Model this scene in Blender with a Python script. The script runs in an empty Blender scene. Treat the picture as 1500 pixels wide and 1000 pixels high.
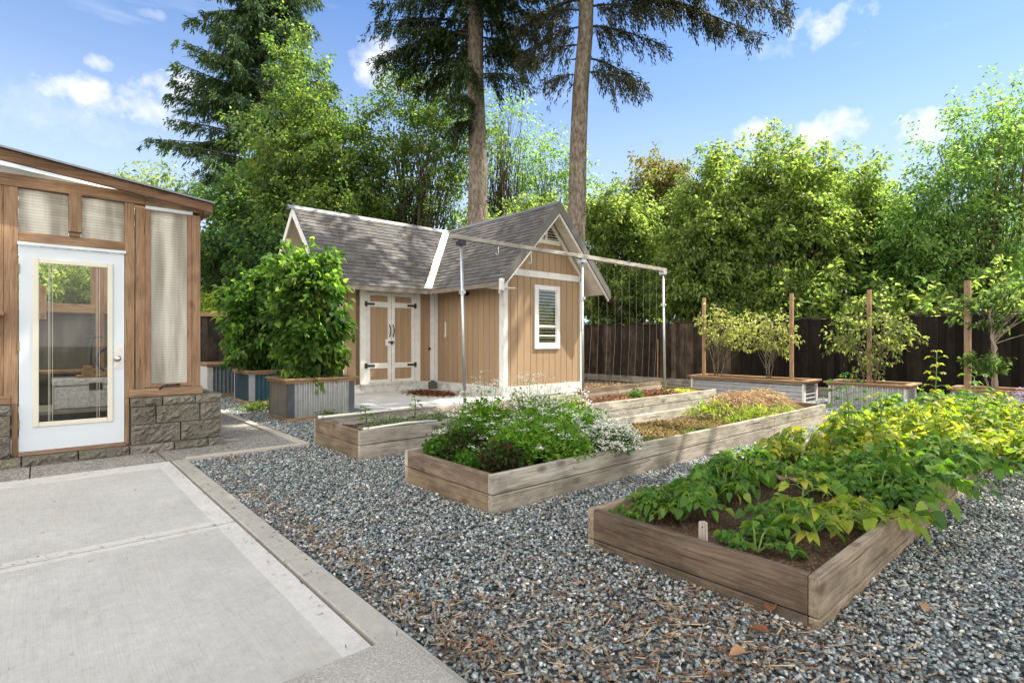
import bpy, bmesh, math, random
import numpy as np
from mathutils import Vector, Matrix, Quaternion

random.seed(7)
RNG = np.random.default_rng(11)
SC = bpy.context.scene
COL = SC.collection
R = math.radians

# ------------------------------------------------------------------ camera frame (used to measure places on the plan)
FPX = 786.0
EYE = 1.2
ANG = math.atan(890 / 786)
FW = (math.cos(ANG), math.sin(ANG))
RT = (math.sin(ANG), -math.cos(ANG))


def at(px, d, py=None):
    """plan position at sight-line px (of 1500) and distance d; with py also the height"""
    a = (px - 750) / FPX
    x = d * (a * RT[0] + FW[0])
    y = d * (a * RT[1] + FW[1])
    if py is None:
        return x, y
    return x, y, EYE + d * (500 - py) / FPX


# ------------------------------------------------------------------ tagging
def tag(o, label=None, cat=None, group=None, kind=None):
    if label:
        o['label'] = label
    if cat:
        o['category'] = cat
    if group:
        o['group'] = group
    if kind:
        o['kind'] = kind
    return o


def thing(name, label, cat, loc=(0, 0, 0), group=None):
    o = bpy.data.objects.new(name, None)
    o.empty_display_size = 0.2
    COL.objects.link(o)
    o.location = loc
    return tag(o, label, cat, group)


def wloc(o):
    v = Vector((0, 0, 0))
    while o is not None:
        v = v + Vector(o.location)
        o = o.parent
    return v


def copy_tree(o, parent=None):
    c = o.copy()
    COL.objects.link(c)
    c.parent = parent
    for ch in [k for k in bpy.data.objects if k.parent is o]:
        copy_tree(ch, c)
    return c


# ------------------------------------------------------------------ mesh collecting
class MB:
    def __init__(self):
        self.V = []
        self.F = []
        self.M = []
        self.C = []
        self.n = 0

    def add(self, verts, faces, mat=0, col=(1, 1, 1)):
        b = self.n
        self.V.extend(verts)
        self.n += len(verts)
        for f in faces:
            self.F.append(tuple(i + b for i in f))
            self.M.append(mat)
            self.C.append(col)
        return self

    def box(self, x0, x1, y0, y1, z0, z1, mat=0, col=None, jit=0.10):
        if col is None:
            g = 1 + random.uniform(-jit, jit)
            col = (g, g * (1 + random.uniform(-.03, .03)), g * (1 + random.uniform(-.05, .05)))
        v = [(x0, y0, z0), (x1, y0, z0), (x1, y1, z0), (x0, y1, z0), (x0, y0, z1), (x1, y0, z1), (x1, y1, z1), (x0, y1, z1)]
        f = [(0, 3, 2, 1), (4, 5, 6, 7), (0, 1, 5, 4), (1, 2, 6, 5), (2, 3, 7, 6), (3, 0, 4, 7)]
        return self.add(v, f, mat, col)

    def bar(self, p, q, w, h, up=(0, 0, 1), mat=0, col=None, jit=.1):
        """beam from p to q, w across, h along up"""
        if col is None:
            g = 1 + random.uniform(-jit, jit)
            col = (g, g, g)
        p = Vector(p)
        q = Vector(q)
        d = (q - p).normalized()
        up = Vector(up)
        s = d.cross(up).normalized()
        u = s.cross(d).normalized()
        s = s * w / 2
        u = u * h / 2
        v = [tuple(a + b) for a in (p, q) for b in (-s - u, s - u, s + u, -s + u)]
        f = [(0, 3, 2, 1), (4, 5, 6, 7), (0, 1, 5, 4), (1, 2, 6, 5), (2, 3, 7, 6), (3, 0, 4, 7)]
        return self.add(v, f, mat, col)

    def prism(self, poly, ext, mat=0, col=(1, 1, 1)):
        """poly: 3-D points of a planar outline, ext: extrusion vector"""
        n = len(poly)
        e = Vector(ext)
        a = [tuple(p) for p in poly]
        b = [tuple(Vector(p) + e) for p in poly]
        f = [tuple(range(n))[::-1], tuple(range(n, 2 * n))]
        for i in range(n):
            j = (i + 1) % n
            f.append((i, j, n + j, n + i))
        return self.add(a + b, f, mat, col)

    def tube(self, pts, rad, n=8, mat=0, col=(1, 1, 1), caps=True):
        pts = [Vector(p) for p in pts]
        if not hasattr(rad, '__len__'):
            rad = [rad] * len(pts)
        verts = []
        ref = None
        for i, p in enumerate(pts):
            if i == 0:
                d = pts[1] - p
            elif i == len(pts) - 1:
                d = p - pts[i - 1]
            else:
                d = pts[i + 1] - pts[i - 1]
            d = d.normalized()
            if ref is None:
                ref = Vector((0, 0, 1)) if abs(d.z) < .9 else Vector((1, 0, 0))
            s = d.cross(ref).normalized()
            u = s.cross(d).normalized()
            ref = u
            for k in range(n):
                a = 2 * math.pi * k / n
                verts.append(tuple(p + (s * math.cos(a) + u * math.sin(a)) * rad[i]))
        f = []
        for i in range(len(pts) - 1):
            for k in range(n):
                k2 = (k + 1) % n
                f.append((i * n + k, i * n + k2, (i + 1) * n + k2, (i + 1) * n + k))
        if caps:
            f.append(tuple(range(n))[::-1])
            m = (len(pts) - 1) * n
            f.append(tuple(range(m, m + n)))
        return self.add(verts, f, mat, col)

    def build(self, name, mats, parent=None, loc=None, smooth=False, bevel=0.0, seg=2):
        if not isinstance(mats, (list, tuple)):
            mats = [mats]
        if parent is not None:
            off = wloc(parent)
        else:
            off = Vector(loc) if loc else Vector((0, 0, 0))
        V = np.array(self.V, dtype=np.float64) - np.array(off)
        return link_mesh(name, V, self.F, mats, parent, loc, np.array(self.C), self.M, smooth, bevel, seg)


def link_mesh(name, V, F, mats, parent=None, loc=None, C=None, M=None, smooth=False, bevel=0.0, seg=2):
    me = bpy.data.meshes.new(name)
    V = np.asarray(V, dtype=np.float32)
    if isinstance(F, np.ndarray):
        k = F.shape[1]
        nf = len(F)
        me.vertices.add(len(V))
        me.vertices.foreach_set('co', V.ravel())
        me.loops.add(nf * k)
        me.loops.foreach_set('vertex_index', F.astype(np.int32).ravel())
        me.polygons.add(nf)
        me.polygons.foreach_set('loop_start', np.arange(0, nf * k, k, dtype=np.int32))
        me.update(calc_edges=True)
    else:
        me.from_pydata([tuple(v) for v in V.tolist()], [], F)
    if C is not None:
        at_ = me.attributes.new('Col', 'FLOAT_COLOR', 'FACE')
        C4 = np.ones((len(me.polygons), 4), dtype=np.float32)
        C4[:, :3] = C
        at_.data.foreach_set('color', C4.ravel())
    for m in mats:
        me.materials.append(m)
    if M is not None and len(mats) > 1:
        me.polygons.foreach_set('material_index', np.asarray(M, dtype=np.int32))
    if smooth:
        me.polygons.foreach_set('use_smooth', np.ones(len(me.polygons), dtype=bool))
    me.validate()
    o = bpy.data.objects.new(name, me)
    COL.objects.link(o)
    if parent is not None:
        o.parent = parent
    elif loc:
        o.location = loc
    if bevel:
        b = o.modifiers.new('bevel', 'BEVEL')
        b.width = bevel
        b.segments = seg
        b.limit_method = 'ANGLE'
        b.angle_limit = R(50)
    return o


# ------------------------------------------------------------------ materials
def newmat(name):
    m = bpy.data.materials.new(name)
    m.use_nodes = True
    nt = m.node_tree
    nt.nodes.clear()
    out = nt.nodes.new('ShaderNodeOutputMaterial')
    return m, nt, out


def N(nt, t, **kw):
    n = nt.nodes.new(t)
    for k, v in kw.items():
        if k.startswith('i_'):
            n.inputs[int(k[2:])].default_value = v
        else:
            setattr(n, k, v)
    return n


def ramp(nt, src, stops, interp='LINEAR'):
    r = nt.nodes.new('ShaderNodeValToRGB')
    r.color_ramp.interpolation = interp
    e = r.color_ramp.elements
    while len(e) < len(stops):
        e.new(0.5)
    for el, (p, c) in zip(e, stops):
        el.position = p
        el.color = (*c, 1) if len(c) == 3 else c
    nt.links.new(src, r.inputs[0])
    return r.outputs[0]


def mixc(nt, a, b, fac, mode='MIX'):
    m = nt.nodes.new('ShaderNodeMix')
    m.data_type = 'RGBA'
    m.blend_type = mode
    for s, v in ((m.inputs[0], fac), (m.inputs[6], a), (m.inputs[7], b)):
        if hasattr(v, 'is_linked') or hasattr(v, 'links'):
            nt.links.new(v, s)
        elif isinstance(v, (int, float)):
            s.default_value = v
        else:
            s.default_value = (*v, 1)
    return m.outputs[2]


def noise(nt, coord, scale, detail=4, rough=.55, vec=(1, 1, 1), dist=0.0):
    mp = N(nt, 'ShaderNodeMapping')
    mp.inputs['Scale'].default_value = vec
    nt.links.new(coord, mp.inputs[0])
    n = N(nt, 'ShaderNodeTexNoise')
    n.inputs['Scale'].default_value = scale
    n.inputs['Detail'].default_value = detail
    n.inputs['Roughness'].default_value = rough
    n.inputs['Distortion'].default_value = dist
    nt.links.new(mp.outputs[0], n.inputs['Vector'])
    return n.outputs['Fac']


def bump(nt, src, strength, dist=.01):
    b = N(nt, 'ShaderNodeBump')
    b.inputs['Strength'].default_value = strength
    b.inputs['Distance'].default_value = dist
    nt.links.new(src, b.inputs['Height'])
    return b.outputs[0]


def principled(nt, out, col, rough=.7, spec=.3, metal=0, nrm=None):
    p = N(nt, 'ShaderNodeBsdfPrincipled')
    if hasattr(col, 'links'):
        nt.links.new(col, p.inputs['Base Color'])
    else:
        p.inputs['Base Color'].default_value = (*col, 1)
    if hasattr(rough, 'links'):
        nt.links.new(rough, p.inputs['Roughness'])
    else:
        p.inputs['Roughness'].default_value = rough
    p.inputs['Specular IOR Level'].default_value = spec
    p.inputs['Metallic'].default_value = metal
    if nrm is not None:
        nt.links.new(nrm, p.inputs['Normal'])
    nt.links.new(p.outputs[0], out.inputs[0])
    return p


def objc(nt):
    return N(nt, 'ShaderNodeTexCoord').outputs['Object']


def colattr(nt):
    return N(nt, 'ShaderNodeAttribute', attribute_name='Col').outputs['Color']


def wood(name, light, mid, dark, axis, knots=.5, rough=.8, grain=14, stain=None, stain_amt=.5, bs=.35):
    """boards with the grain along axis 'x','y' or 'z'; Col tints single boards"""
    m, nt, out = newmat(name)
    c = objc(nt)
    ax = 'xyz'.index(axis)

    def along(k):
        v = [1, 1, 1]
        v[ax] = k
        return v
    fine = noise(nt, c, grain * 14, 3, .6, along(.025), .3)
    g = noise(nt, c, grain * 4.5, 5, .7, along(.05), 1.2)
    g2 = noise(nt, c, grain * .6, 4, .6, along(.3), 1.0)
    col = ramp(nt, g, [(.28, dark), (.46, mid), (.68, light)])
    col2 = ramp(nt, g2, [(.34, dark), (.5, mid), (.66, light)])
    col = mixc(nt, col, col2, .45)
    col = mixc(nt, col, ramp(nt, fine, [(.30, (.55, .53, .50)), (.48, (1, 1, 1)), (.70, (1.12, 1.11, 1.1))]), 1.0, 'MULTIPLY')
    # drying cracks
    cr = noise(nt, c, grain * 5, 2, .5, along(.018), .8)
    crk = ramp(nt, cr, [(.665, (0, 0, 0)), (.70, (.8, .8, .8))])
    col = mixc(nt, col, tuple(x * .4 for x in dark), crk)
    if knots:
        mp = N(nt, 'ShaderNodeMapping')
        mp.inputs['Scale'].default_value = along(.5)
        nt.links.new(c, mp.inputs[0])
        vo = N(nt, 'ShaderNodeTexVoronoi')
        vo.inputs['Scale'].default_value = 5.5
        nt.links.new(mp.outputs[0], vo.inputs['Vector'])
        k = ramp(nt, vo.outputs['Distance'], [(.05, (1, 1, 1)), (.11, (.75, .75, .75)), (.2, (0, 0, 0))])
        kk = N(nt, 'ShaderNodeMath', operation='MULTIPLY')
        nt.links.new(k, kk.inputs[0])
        kk.inputs[1].default_value = knots
        col = mixc(nt, col, tuple(x * .5 for x in dark), kk.outputs[0])
    if stain:
        s = noise(nt, c, 4.2, 6, .7, along(.6))
        sf = ramp(nt, s, [(.47, (0, 0, 0)), (.62, (1, 1, 1))])
        sm = N(nt, 'ShaderNodeMath', operation='MULTIPLY')
        nt.links.new(sf, sm.inputs[0])
        sm.inputs[1].default_value = stain_amt
        col = mixc(nt, col, stain, sm.outputs[0])
    col = mixc(nt, col, colattr(nt), 1.0, 'MULTIPLY')
    principled(nt, out, col, rough, .2, 0, bump(nt, fine, bs, .004))
    return m


def wood3(name, *a, **k):
    return {ax: wood(name + '_' + ax, *a, ax, **k) for ax in 'xyz'}


def plain(name, c1, c2=None, scale=6, rough=.6, spec=.3, metal=0, bs=.15, bscale=60, dirt=None, dirt_amt=.4, dscale=2.5, vec=(1, 1, 1), bd=.004):
    m, nt, out = newmat(name)
    c = objc(nt)
    c2 = c2 or tuple(x * .82 for x in c1)
    f = noise(nt, c, scale, 5, .6, vec)
    col = ramp(nt, f, [(.3, c2), (.7, c1)])
    if dirt:
        d = noise(nt, c, dscale, 6, .68, vec, .4)
        df = ramp(nt, d, [(.50, (0, 0, 0)), (.70, (1, 1, 1))])
        dm = N(nt, 'ShaderNodeMath', operation='MULTIPLY')
        nt.links.new(df, dm.inputs[0])
        dm.inputs[1].default_value = dirt_amt
        col = mixc(nt, col, dirt, dm.outputs[0])
    col = mixc(nt, col, colattr(nt), 1.0, 'MULTIPLY')
    nb = noise(nt, c, bscale, 4, .6, vec)
    principled(nt, out, col, rough, spec, metal, bump(nt, nb, bs, bd) if bs else None)
    return m


def leafmat(name, trans=.42, rough=.5, spec=.25, warm=(1.35, 1.25, .55)):
    """foliage: the colour of every leaf comes from Col, light passes through"""
    m, nt, out = newmat(name)
    ca = colattr(nt)
    oi = N(nt, 'ShaderNodeObjectInfo')
    p = N(nt, 'ShaderNodeBsdfPrincipled')
    nt.links.new(ca, p.inputs['Base Color'])
    p.inputs['Roughness'].default_value = rough
    p.inputs['Specular IOR Level'].default_value = spec
    t = N(nt, 'ShaderNodeBsdfTranslucent')
    tc = mixc(nt, ca, warm, 1.0, 'MULTIPLY')
    nt.links.new(tc, t.inputs['Color'])
    mx = N(nt, 'ShaderNodeMixShader')
    mx.inputs[0].default_value = trans
    nt.links.new(p.outputs[0], mx.inputs[1])
    nt.links.new(t.outputs[0], mx.inputs[2])
    nt.links.new(mx.outputs[0], out.inputs[0])
    return m


def glassmat(name, tint=(.9, .93, .92), refl=.12):
    m, nt, out = newmat(name)
    t = N(nt, 'ShaderNodeBsdfTransparent')
    t.inputs[0].default_value = (*tint, 1)
    g = N(nt, 'ShaderNodeBsdfGlossy')
    g.inputs['Roughness'].default_value = .015
    fr = N(nt, 'ShaderNodeFresnel')
    fr.inputs[0].default_value = 1.45
    ad = N(nt, 'ShaderNodeMath', operation='ADD')
    nt.links.new(fr.outputs[0], ad.inputs[0])
    ad.inputs[1].default_value = refl
    mx = N(nt, 'ShaderNodeMixShader')
    nt.links.new(ad.outputs[0], mx.inputs[0])
    nt.links.new(t.outputs[0], mx.inputs[1])
    nt.links.new(g.outputs[0], mx.inputs[2])
    nt.links.new(mx.outputs[0], out.inputs[0])
    return m


def polycarb(name):
    """ribbed twin-wall sheet: ribs run sideways"""
    m, nt, out = newmat(name)
    c = objc(nt)
    w = N(nt, 'ShaderNodeTexWave', wave_type='BANDS', bands_direction='Z')
    w.inputs['Scale'].default_value = 11
    w.inputs['Distortion'].default_value = .25
    w.inputs['Detail'].default_value = 2
    nt.links.new(c, w.inputs['Vector'])
    st = noise(nt, c, 9, 3, .5, (1, 1, .10))
    base = ramp(nt, st, [(.36, (.50, .475, .42)), (.62, (.90, .885, .84))])  # vertical streaks put soft shading from the studs behind into the colour
    col = mixc(nt, base, ramp(nt, w.outputs['Fac'], [(.2, (.83, .825, .81)), (.8, (1, 1, 1))]), 1.0, 'MULTIPLY')
    d = N(nt, 'ShaderNodeBsdfPrincipled')
    nt.links.new(col, d.inputs['Base Color'])
    d.inputs['Roughness'].default_value = .25
    nt.links.new(bump(nt, w.outputs['Fac'], .4, .004), d.inputs['Normal'])
    t = N(nt, 'ShaderNodeBsdfTranslucent')
    nt.links.new(col, t.inputs['Color'])
    tr = N(nt, 'ShaderNodeBsdfTransparent')
    tr.inputs[0].default_value = (.8, .78, .7, 1)
    m1 = N(nt, 'ShaderNodeMixShader')
    m1.inputs[0].default_value = .5
    nt.links.new(d.outputs[0], m1.inputs[1])
    nt.links.new(t.outputs[0], m1.inputs[2])
    m2 = N(nt, 'ShaderNodeMixShader')
    m2.inputs[0].default_value = .22
    nt.links.new(m1.outputs[0], m2.inputs[1])
    nt.links.new(tr.outputs[0], m2.inputs[2])
    nt.links.new(m2.outputs[0], out.inputs[0])
    return m


CEDAR = wood3('cedar', (.36, .235, .15), (.25, .155, .095), (.13, .078, .048), knots=.6, grain=11)
BEDW = wood3('bed_timber', (.31, .245, .175), (.20, .152, .104), (.08, .06, .042), knots=.7, grain=10, stain=(.085, .068, .05), stain_amt=.55, bs=.5)
BEDT = wood3('lit_timber', (.38, .31, .23), (.27, .215, .155), (.12, .09, .065), knots=.7, grain=10, stain=(.10, .078, .058), stain_amt=.5, bs=.5)  # long sides of the nearest bed, their light put into the timber tone
BED3 = wood3('shaded_timber', (.20, .155, .115), (.115, .086, .062), (.04, .03, .022), knots=.8, grain=10, stain=(.05, .038, .028), stain_amt=.6, bs=.6)  # ends of the nearest bed, brown timber darkened for their shade
BEDS = wood3('silver_timber', (.50, .46, .40), (.37, .335, .285), (.15, .13, .105), knots=.7, grain=10, stain=(.13, .115, .095), stain_amt=.5, bs=.5)
FENCEW = wood3('fence_timber', (.082, .066, .052), (.034, .027, .022), (.012, .010, .009), knots=.2, grain=9, stain=(.15, .105, .07), stain_amt=.38)
STAKE = wood3('stake_timber', (.40, .265, .165), (.29, .185, .11), (.16, .10, .06), knots=.3, grain=16)
LIPW = wood3('lip_timber', (.40, .27, .16), (.28, .18, .10), (.15, .095, .055), knots=.5, grain=11)
GREYW = wood3('grey_timber', (.26, .245, .21), (.19, .175, .15), (.10, .09, .075), knots=.2, grain=14)
PLANKW = wood3('beam_timber', (.50, .49, .46), (.38, .365, .335), (.17, .155, .13), knots=.6, grain=10, stain=(.2, .15, .1), stain_amt=.5)
SIDING = plain('siding_paint', (.345, .24, .148), (.305, .21, .128), 3, .65, .25, bs=.35, bscale=40, dirt=(.24, .16, .095), dirt_amt=.45, vec=(6, 6, .6))
WHITE = plain('white_paint', (.70, .69, .67), (.62, .61, .59), 5, .5, .3, bs=.2, bscale=50, dirt=(.42, .38, .32), dirt_amt=.45, dscale=4)
WHITE_CLEAN = plain('door_paint', (.60, .655, .715), (.57, .62, .68), 2, .4, .4, bs=.03)
CREAM = plain('cream_trim', (.66, .63, .54), (.62, .59, .50), 4, .45, .35, bs=.05)
FOOTING = plain('footing_paint', (.66, .66, .64), (.5, .5, .48), 7, .85, .15, bs=.8, bscale=16, dirt=(.2, .18, .16), dirt_amt=.75, dscale=5, bd=.012)
FASCIA = plain('fascia_paint', (.135, .13, .115), (.11, .105, .095), 5, .6, .3, bs=.1)
SOFFIT = plain('soffit_paint', (.74, .67, .57), (.66, .59, .49), 3, .7, .2, bs=.1)
BLACK = plain('black_iron', (.018, .018, .02), (.012, .012, .013), 20, .45, .5, bs=.1)
STEEL = plain('brushed_steel', (.62, .62, .62), (.5, .5, .5), 30, .28, .5, 1, bs=.03)
GALV = plain('galvanised_steel', (.60, .62, .64), (.46, .48, .50), 25, .42, .5, .75, bs=.1, dirt=(.34, .30, .26), dirt_amt=.35, dscale=5)
PALEGALV = plain('pale_corrugated', (.52, .53, .54), (.42, .43, .44), 12, .36, .5, .75, bs=.05, dirt=(.42, .40, .36), dirt_amt=.3)
BLUEGALV = plain('blue_corrugated', (.05, .13, .17), (.04, .10, .135), 12, .45, .45, .2, bs=.05)
SLATE = plain('slate_board', (.075, .085, .10), (.055, .062, .075), 12, .6, .3, bs=.3, vec=(1, 1, .1), bscale=50)
NAVY = plain('navy_board', (.028, .055, .07), (.02, .04, .052), 12, .6, .3, bs=.3)
SHINGLE = plain('shingle', (.140, .135, .134), (.068, .067, .070), 55, .92, .12, bs=.9, bscale=220, dirt=(.20, .185, .165), dirt_amt=.35, dscale=1.6, bd=.006)
RIDGE = plain('ridge_metal', (.30, .315, .33), (.22, .23, .24), 9, .4, .5, .6, bs=.1, dirt=(.38, .34, .3), dirt_amt=.35)
FLASH = plain('worn_flashing', (.80, .78, .74), (.66, .62, .56), 14, .5, .4, .2, bs=.4, bscale=30, dirt=(.28, .2, .14), dirt_amt=.9, dscale=6)
BLOCK = plain('split_block', (.26, .245, .21), (.10, .093, .08), 48, .95, .1, bs=1.0, bscale=55, dirt=(.28, .27, .25), dirt_amt=.45, dscale=22, bd=.015)
ROOFEDGE = plain('roof_edge_metal', (.17, .19, .21), (.13, .15, .17), 10, .35, .5, .7, bs=.05)
PVC = plain('white_pipe', (.72, .70, .66), (.6, .58, .54), 9, .45, .4, bs=.05, dirt=(.4, .36, .3), dirt_amt=.5)
BARK = plain('fir_bark', (.34, .295, .25), (.10, .068, .056), 14, .95, .1, bs=1.0, bscale=20, vec=(1, 1, .35), dirt=(.10, .095, .045), dirt_amt=.65, dscale=2.2, bd=.08)
BARKD = plain('dark_bark', (.12, .095, .07), (.05, .04, .03), 12, .95, .1, bs=.8, bscale=30, vec=(1, 1, .25), bd=.03)
BARKL = plain('pale_bark', (.36, .30, .24), (.2, .165, .13), 20, .9, .1, bs=.5, bscale=60, vec=(1, 1, .25))
BARKS = plain('thin_bark', (.20, .165, .12), (.11, .09, .065), 20, .9, .1, bs=.4, bscale=60, vec=(1, 1, .25))
STEMG = plain('green_stem', (.13, .20, .05), (.09, .15, .035), 20, .6, .3, bs=.1)
STRING = plain('string', (.40, .38, .34), None, 20, .8, .2, bs=0)
RUBBER = plain('hose_rubber', (.03, .08, .20), None, 20, .5, .4, bs=0)
LEAF = leafmat('leaf', trans=.62, warm=(1.6, 1.8, .8))
LEAFT = leafmat('thin_leaf', trans=.55, rough=.5, warm=(1.65, 1.65, .55))
NEEDLE = leafmat('needle', trans=.2, rough=.6, spec=.15, warm=(1.1, 1.1, .6))
PETAL = leafmat('petal', trans=.3, rough=.7, spec=.1, warm=(1, 1, 1))
STRAWM = leafmat('straw', trans=.3, rough=.8, spec=.1, warm=(1.1, 1, .8))
GLASS = glassmat('pane_glass', (.93, .95, .94), .0)
GLASSW = glassmat('window_glass', (.7, .74, .71), .08)
POLY = polycarb('ribbed_polycarbonate')


def groundmat(name, stops, s1, s2, rough=.95, bs=.6, bscale=90, bd=.01, coarse=None):
    m, nt, out = newmat(name)
    c = objc(nt)
    f = noise(nt, c, s1, 8, .65)
    col = ramp(nt, f, stops)
    g = noise(nt, c, s2, 3, .5)
    col = mixc(nt, col, ramp(nt, g, [(.3, (.78, .78, .78)), (.7, (1.12, 1.12, 1.1))]), 1.0, 'MULTIPLY')
    if coarse:
        h = noise(nt, c, coarse[0], 5, .6)
        col = mixc(nt, col, coarse[1], ramp(nt, h, [(.5, (0, 0, 0)), (.66, (coarse[2],) * 3)]))
    nb = noise(nt, c, bscale, 5, .65)
    principled(nt, out, col, rough, .15, 0, bump(nt, nb, bs, bd))
    return m


SOIL = groundmat('soil', [(.32, (.040, .026, .019)), (.52, (.115, .073, .052)), (.70, (.27, .185, .135))], 70, 3, bs=1.0, bscale=45, bd=.03)
EARTH = groundmat('earth', [(.3, (.05, .05, .025)), (.6, (.08, .085, .035)), (.8, (.13, .12, .06))], 12, .6)


def gravelmat():
    m, nt, out = newmat('gravel_base')
    c = objc(nt)
    v = N(nt, 'ShaderNodeTexVoronoi')
    v.inputs['Scale'].default_value = 38
    nt.links.new(c, v.inputs['Vector'])
    sp = N(nt, 'ShaderNodeSeparateColor')
    nt.links.new(v.outputs['Color'], sp.inputs[0])
    col = ramp(nt, sp.outputs[0], [(0, (.05, .06, .065)), (.35, (.13, .15, .16)), (.6, (.22, .24, .245)), (.8, (.33, .32, .29)), (1, (.24, .19, .13))])
    d = ramp(nt, v.outputs['Distance'], [(.0, (1, 1, 1)), (.75, (.35, .35, .35))])
    col = mixc(nt, col, d, 1.0, 'MULTIPLY')
    bu = N(nt, 'ShaderNodeBump', invert=True)
    bu.inputs['Strength'].default_value = 1
    bu.inputs['Distance'].default_value = .02
    nt.links.new(v.outputs['Distance'], bu.inputs['Height'])
    principled(nt, out, col, .85, .25, 0, bu.outputs[0])
    return m


def concretemat(name, a, b, brush=True, spots=.4):
    m, nt, out = newmat(name)
    c = objc(nt)
    f = noise(nt, c, 1.1, 7, .68)
    col = ramp(nt, f, [(.32, b), (.66, a)])
    f2 = noise(nt, c, 22, 6, .75)
    col = mixc(nt, col, ramp(nt, f2, [(.28, (.84, .84, .83)), (.7, (1.08, 1.08, 1.08))]), 1.0, 'MULTIPLY')
    # pits and grit
    f3 = noise(nt, c, 95, 2, .5)
    col = mixc(nt, col, tuple(x * .42 for x in b), ramp(nt, f3, [(.655, (0, 0, 0)), (.73, (spots * 1.4,) * 3)]))
    f4 = noise(nt, c, 36, 3, .5)
    col = mixc(nt, col, tuple(x * .5 for x in b), ramp(nt, f4, [(.69, (0, 0, 0)), (.75, (spots,) * 3)]))
    # rust-brown and grey stains
    st = noise(nt, c, 1.7, 5, .6, dist=.6)
    col = mixc(nt, col, (a[0] * .86, a[1] * .74, a[2] * .56), ramp(nt, st, [(.62, (0, 0, 0)), (.78, (.55, .55, .55))]))
    st2 = noise(nt, c, 2.6, 6, .7, dist=.4)
    col = mixc(nt, col, tuple(x * .72 for x in b), ramp(nt, st2, [(.55, (0, 0, 0)), (.75, (.5, .5, .5))]))
    if brush:
        nb = noise(nt, c, 130, 3, .6, (1, .04, 1))
        col = mixc(nt, col, ramp(nt, nb, [(.3, (.93, .93, .93)), (.6, (1.02, 1.02, 1.02))]), 1.0, 'MULTIPLY')
    else:
        nb = noise(nt, c, 120, 4, .6)
    principled(nt, out, col, .85, .2, 0, bump(nt, nb, .4, .003))
    return m


CONC = concretemat('broom_concrete', (.48, .475, .457), (.40, .395, .377))
CONCB = concretemat('trowelled_concrete', (.55, .545, .527), (.49, .485, .47), False, .2)
KERBM = concretemat('kerb_concrete', (.40, .385, .35), (.33, .32, .29), False, .5)
SLABM = concretemat('slab_concrete', (.50, .50, .49), (.42, .42, .41), False, .3)


def aggregatemat(name, pal, scale=95, bs=.7):
    m, nt, out = newmat(name)
    c = objc(nt)
    v = N(nt, 'ShaderNodeTexVoronoi')
    v.inputs['Scale'].default_value = scale
    nt.links.new(c, v.inputs['Vector'])
    sp = N(nt, 'ShaderNodeSeparateColor')
    nt.links.new(v.outputs['Color'], sp.inputs[0])
    col = ramp(nt, sp.outputs[0], pal)
    f = noise(nt, c, 1.6, 5, .6)
    col = mixc(nt, col, ramp(nt, f, [(.3, (.8, .8, .8)), (.7, (1.1, 1.1, 1.1))]), 1.0, 'MULTIPLY')
    bu = N(nt, 'ShaderNodeBump', invert=True)
    bu.inputs['Strength'].default_value = bs
    bu.inputs['Distance'].default_value = .006
    nt.links.new(v.outputs['Distance'], bu.inputs['Height'])
    principled(nt, out, col, .85, .25, 0, bu.outputs[0])
    return m


AGG = aggregatemat('exposed_aggregate', [(0, (.10, .10, .10)), (.4, (.21, .20, .185)), (.7, (.33, .31, .28)), (1, (.48, .46, .42))])
STEPM = aggregatemat('step_aggregate', [(0, (.26, .25, .23)), (.5, (.325, .315, .29)), (1, (.41, .395, .365))], 190, .22)
GRAVELB = gravelmat()
m, nt, out = newmat('pebble')
c_ = objc(nt)
f_ = noise(nt, c_, 130, 3, .6)
cc_ = mixc(nt, colattr(nt), ramp(nt, f_, [(.3, (.75, .75, .75)), (.7, (1.15, 1.15, 1.15))]), 1.0, 'MULTIPLY')
principled(nt, out, cc_, .7, .3)
PEBBLE = m

# ------------------------------------------------------------------ SETTING: ground, gravel, paving
BEDS_XY = [(2.42, 9.62, 5.05, 6.25), (2.35, 8.72, 2.87, 4.05), (2.42, 8.9, .82, 2.07)]

mb = MB()
n_ = 40
gx = np.linspace(-150, 190, n_)
gy = np.linspace(-150, 190, n_)
for i in range(n_ - 1):
    for j in range(n_ - 1):
        mb.add([(gx[i], gy[j], -.03), (gx[i + 1], gy[j], -.03), (gx[i + 1], gy[j + 1], -.03), (gx[i], gy[j + 1], -.03)], [(0, 1, 2, 3)])
tag(mb.build('ground', EARTH), kind='structure')

mb = MB()
mb.add([(1.0, -6, -.012), (12.9, -6, -.012), (12.9, 14.5, -.012), (1.0, 14.5, -.012)], [(0, 1, 2, 3)])
tag(mb.build('gravel_bed', GRAVELB), kind='structure')

# concrete patio: two panels with a sawn joint, pale trowelled edges
mb = MB()
for y0, y1 in ((-3.0, 3.835), (3.85, 6.2)):
    mb.box(-7, .97, y0, y1, -.12, .02, col=(1, 1, 1))
mb.box(-7, .97, 3.835, 3.85, -.12, .008, col=(.35, .33, .3))
tag(mb.build('patio', CONC), kind='structure')
mb = MB()
for x0, x1, y0, y1 in ((.855, .966, -2.9, 3.83), (.855, .966, 3.855, 6.195), (-7, .853, 5.93, 6.195), (-7, .853, 3.855, 3.93), (-7, .853, 3.775, 3.83)):
    mb.box(x0, x1, y0, y1, .015, .0225, col=(1, 1, 1))
tag(mb.build('patio_border', CONCB), kind='structure')

mb = MB()
for y0, y1 in ((1.0, 2.95), (2.955, 4.85), (4.855, 6.2)):
    mb.box(.988, 1.115, y0, y1, -.12, .026, jit=.05)
mb.box(.97, .988, 1.0, 6.2, -.12, .0, col=(.3, .27, .24))
tag(mb.build('kerb', KERBM, bevel=.006), kind='structure')

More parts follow.
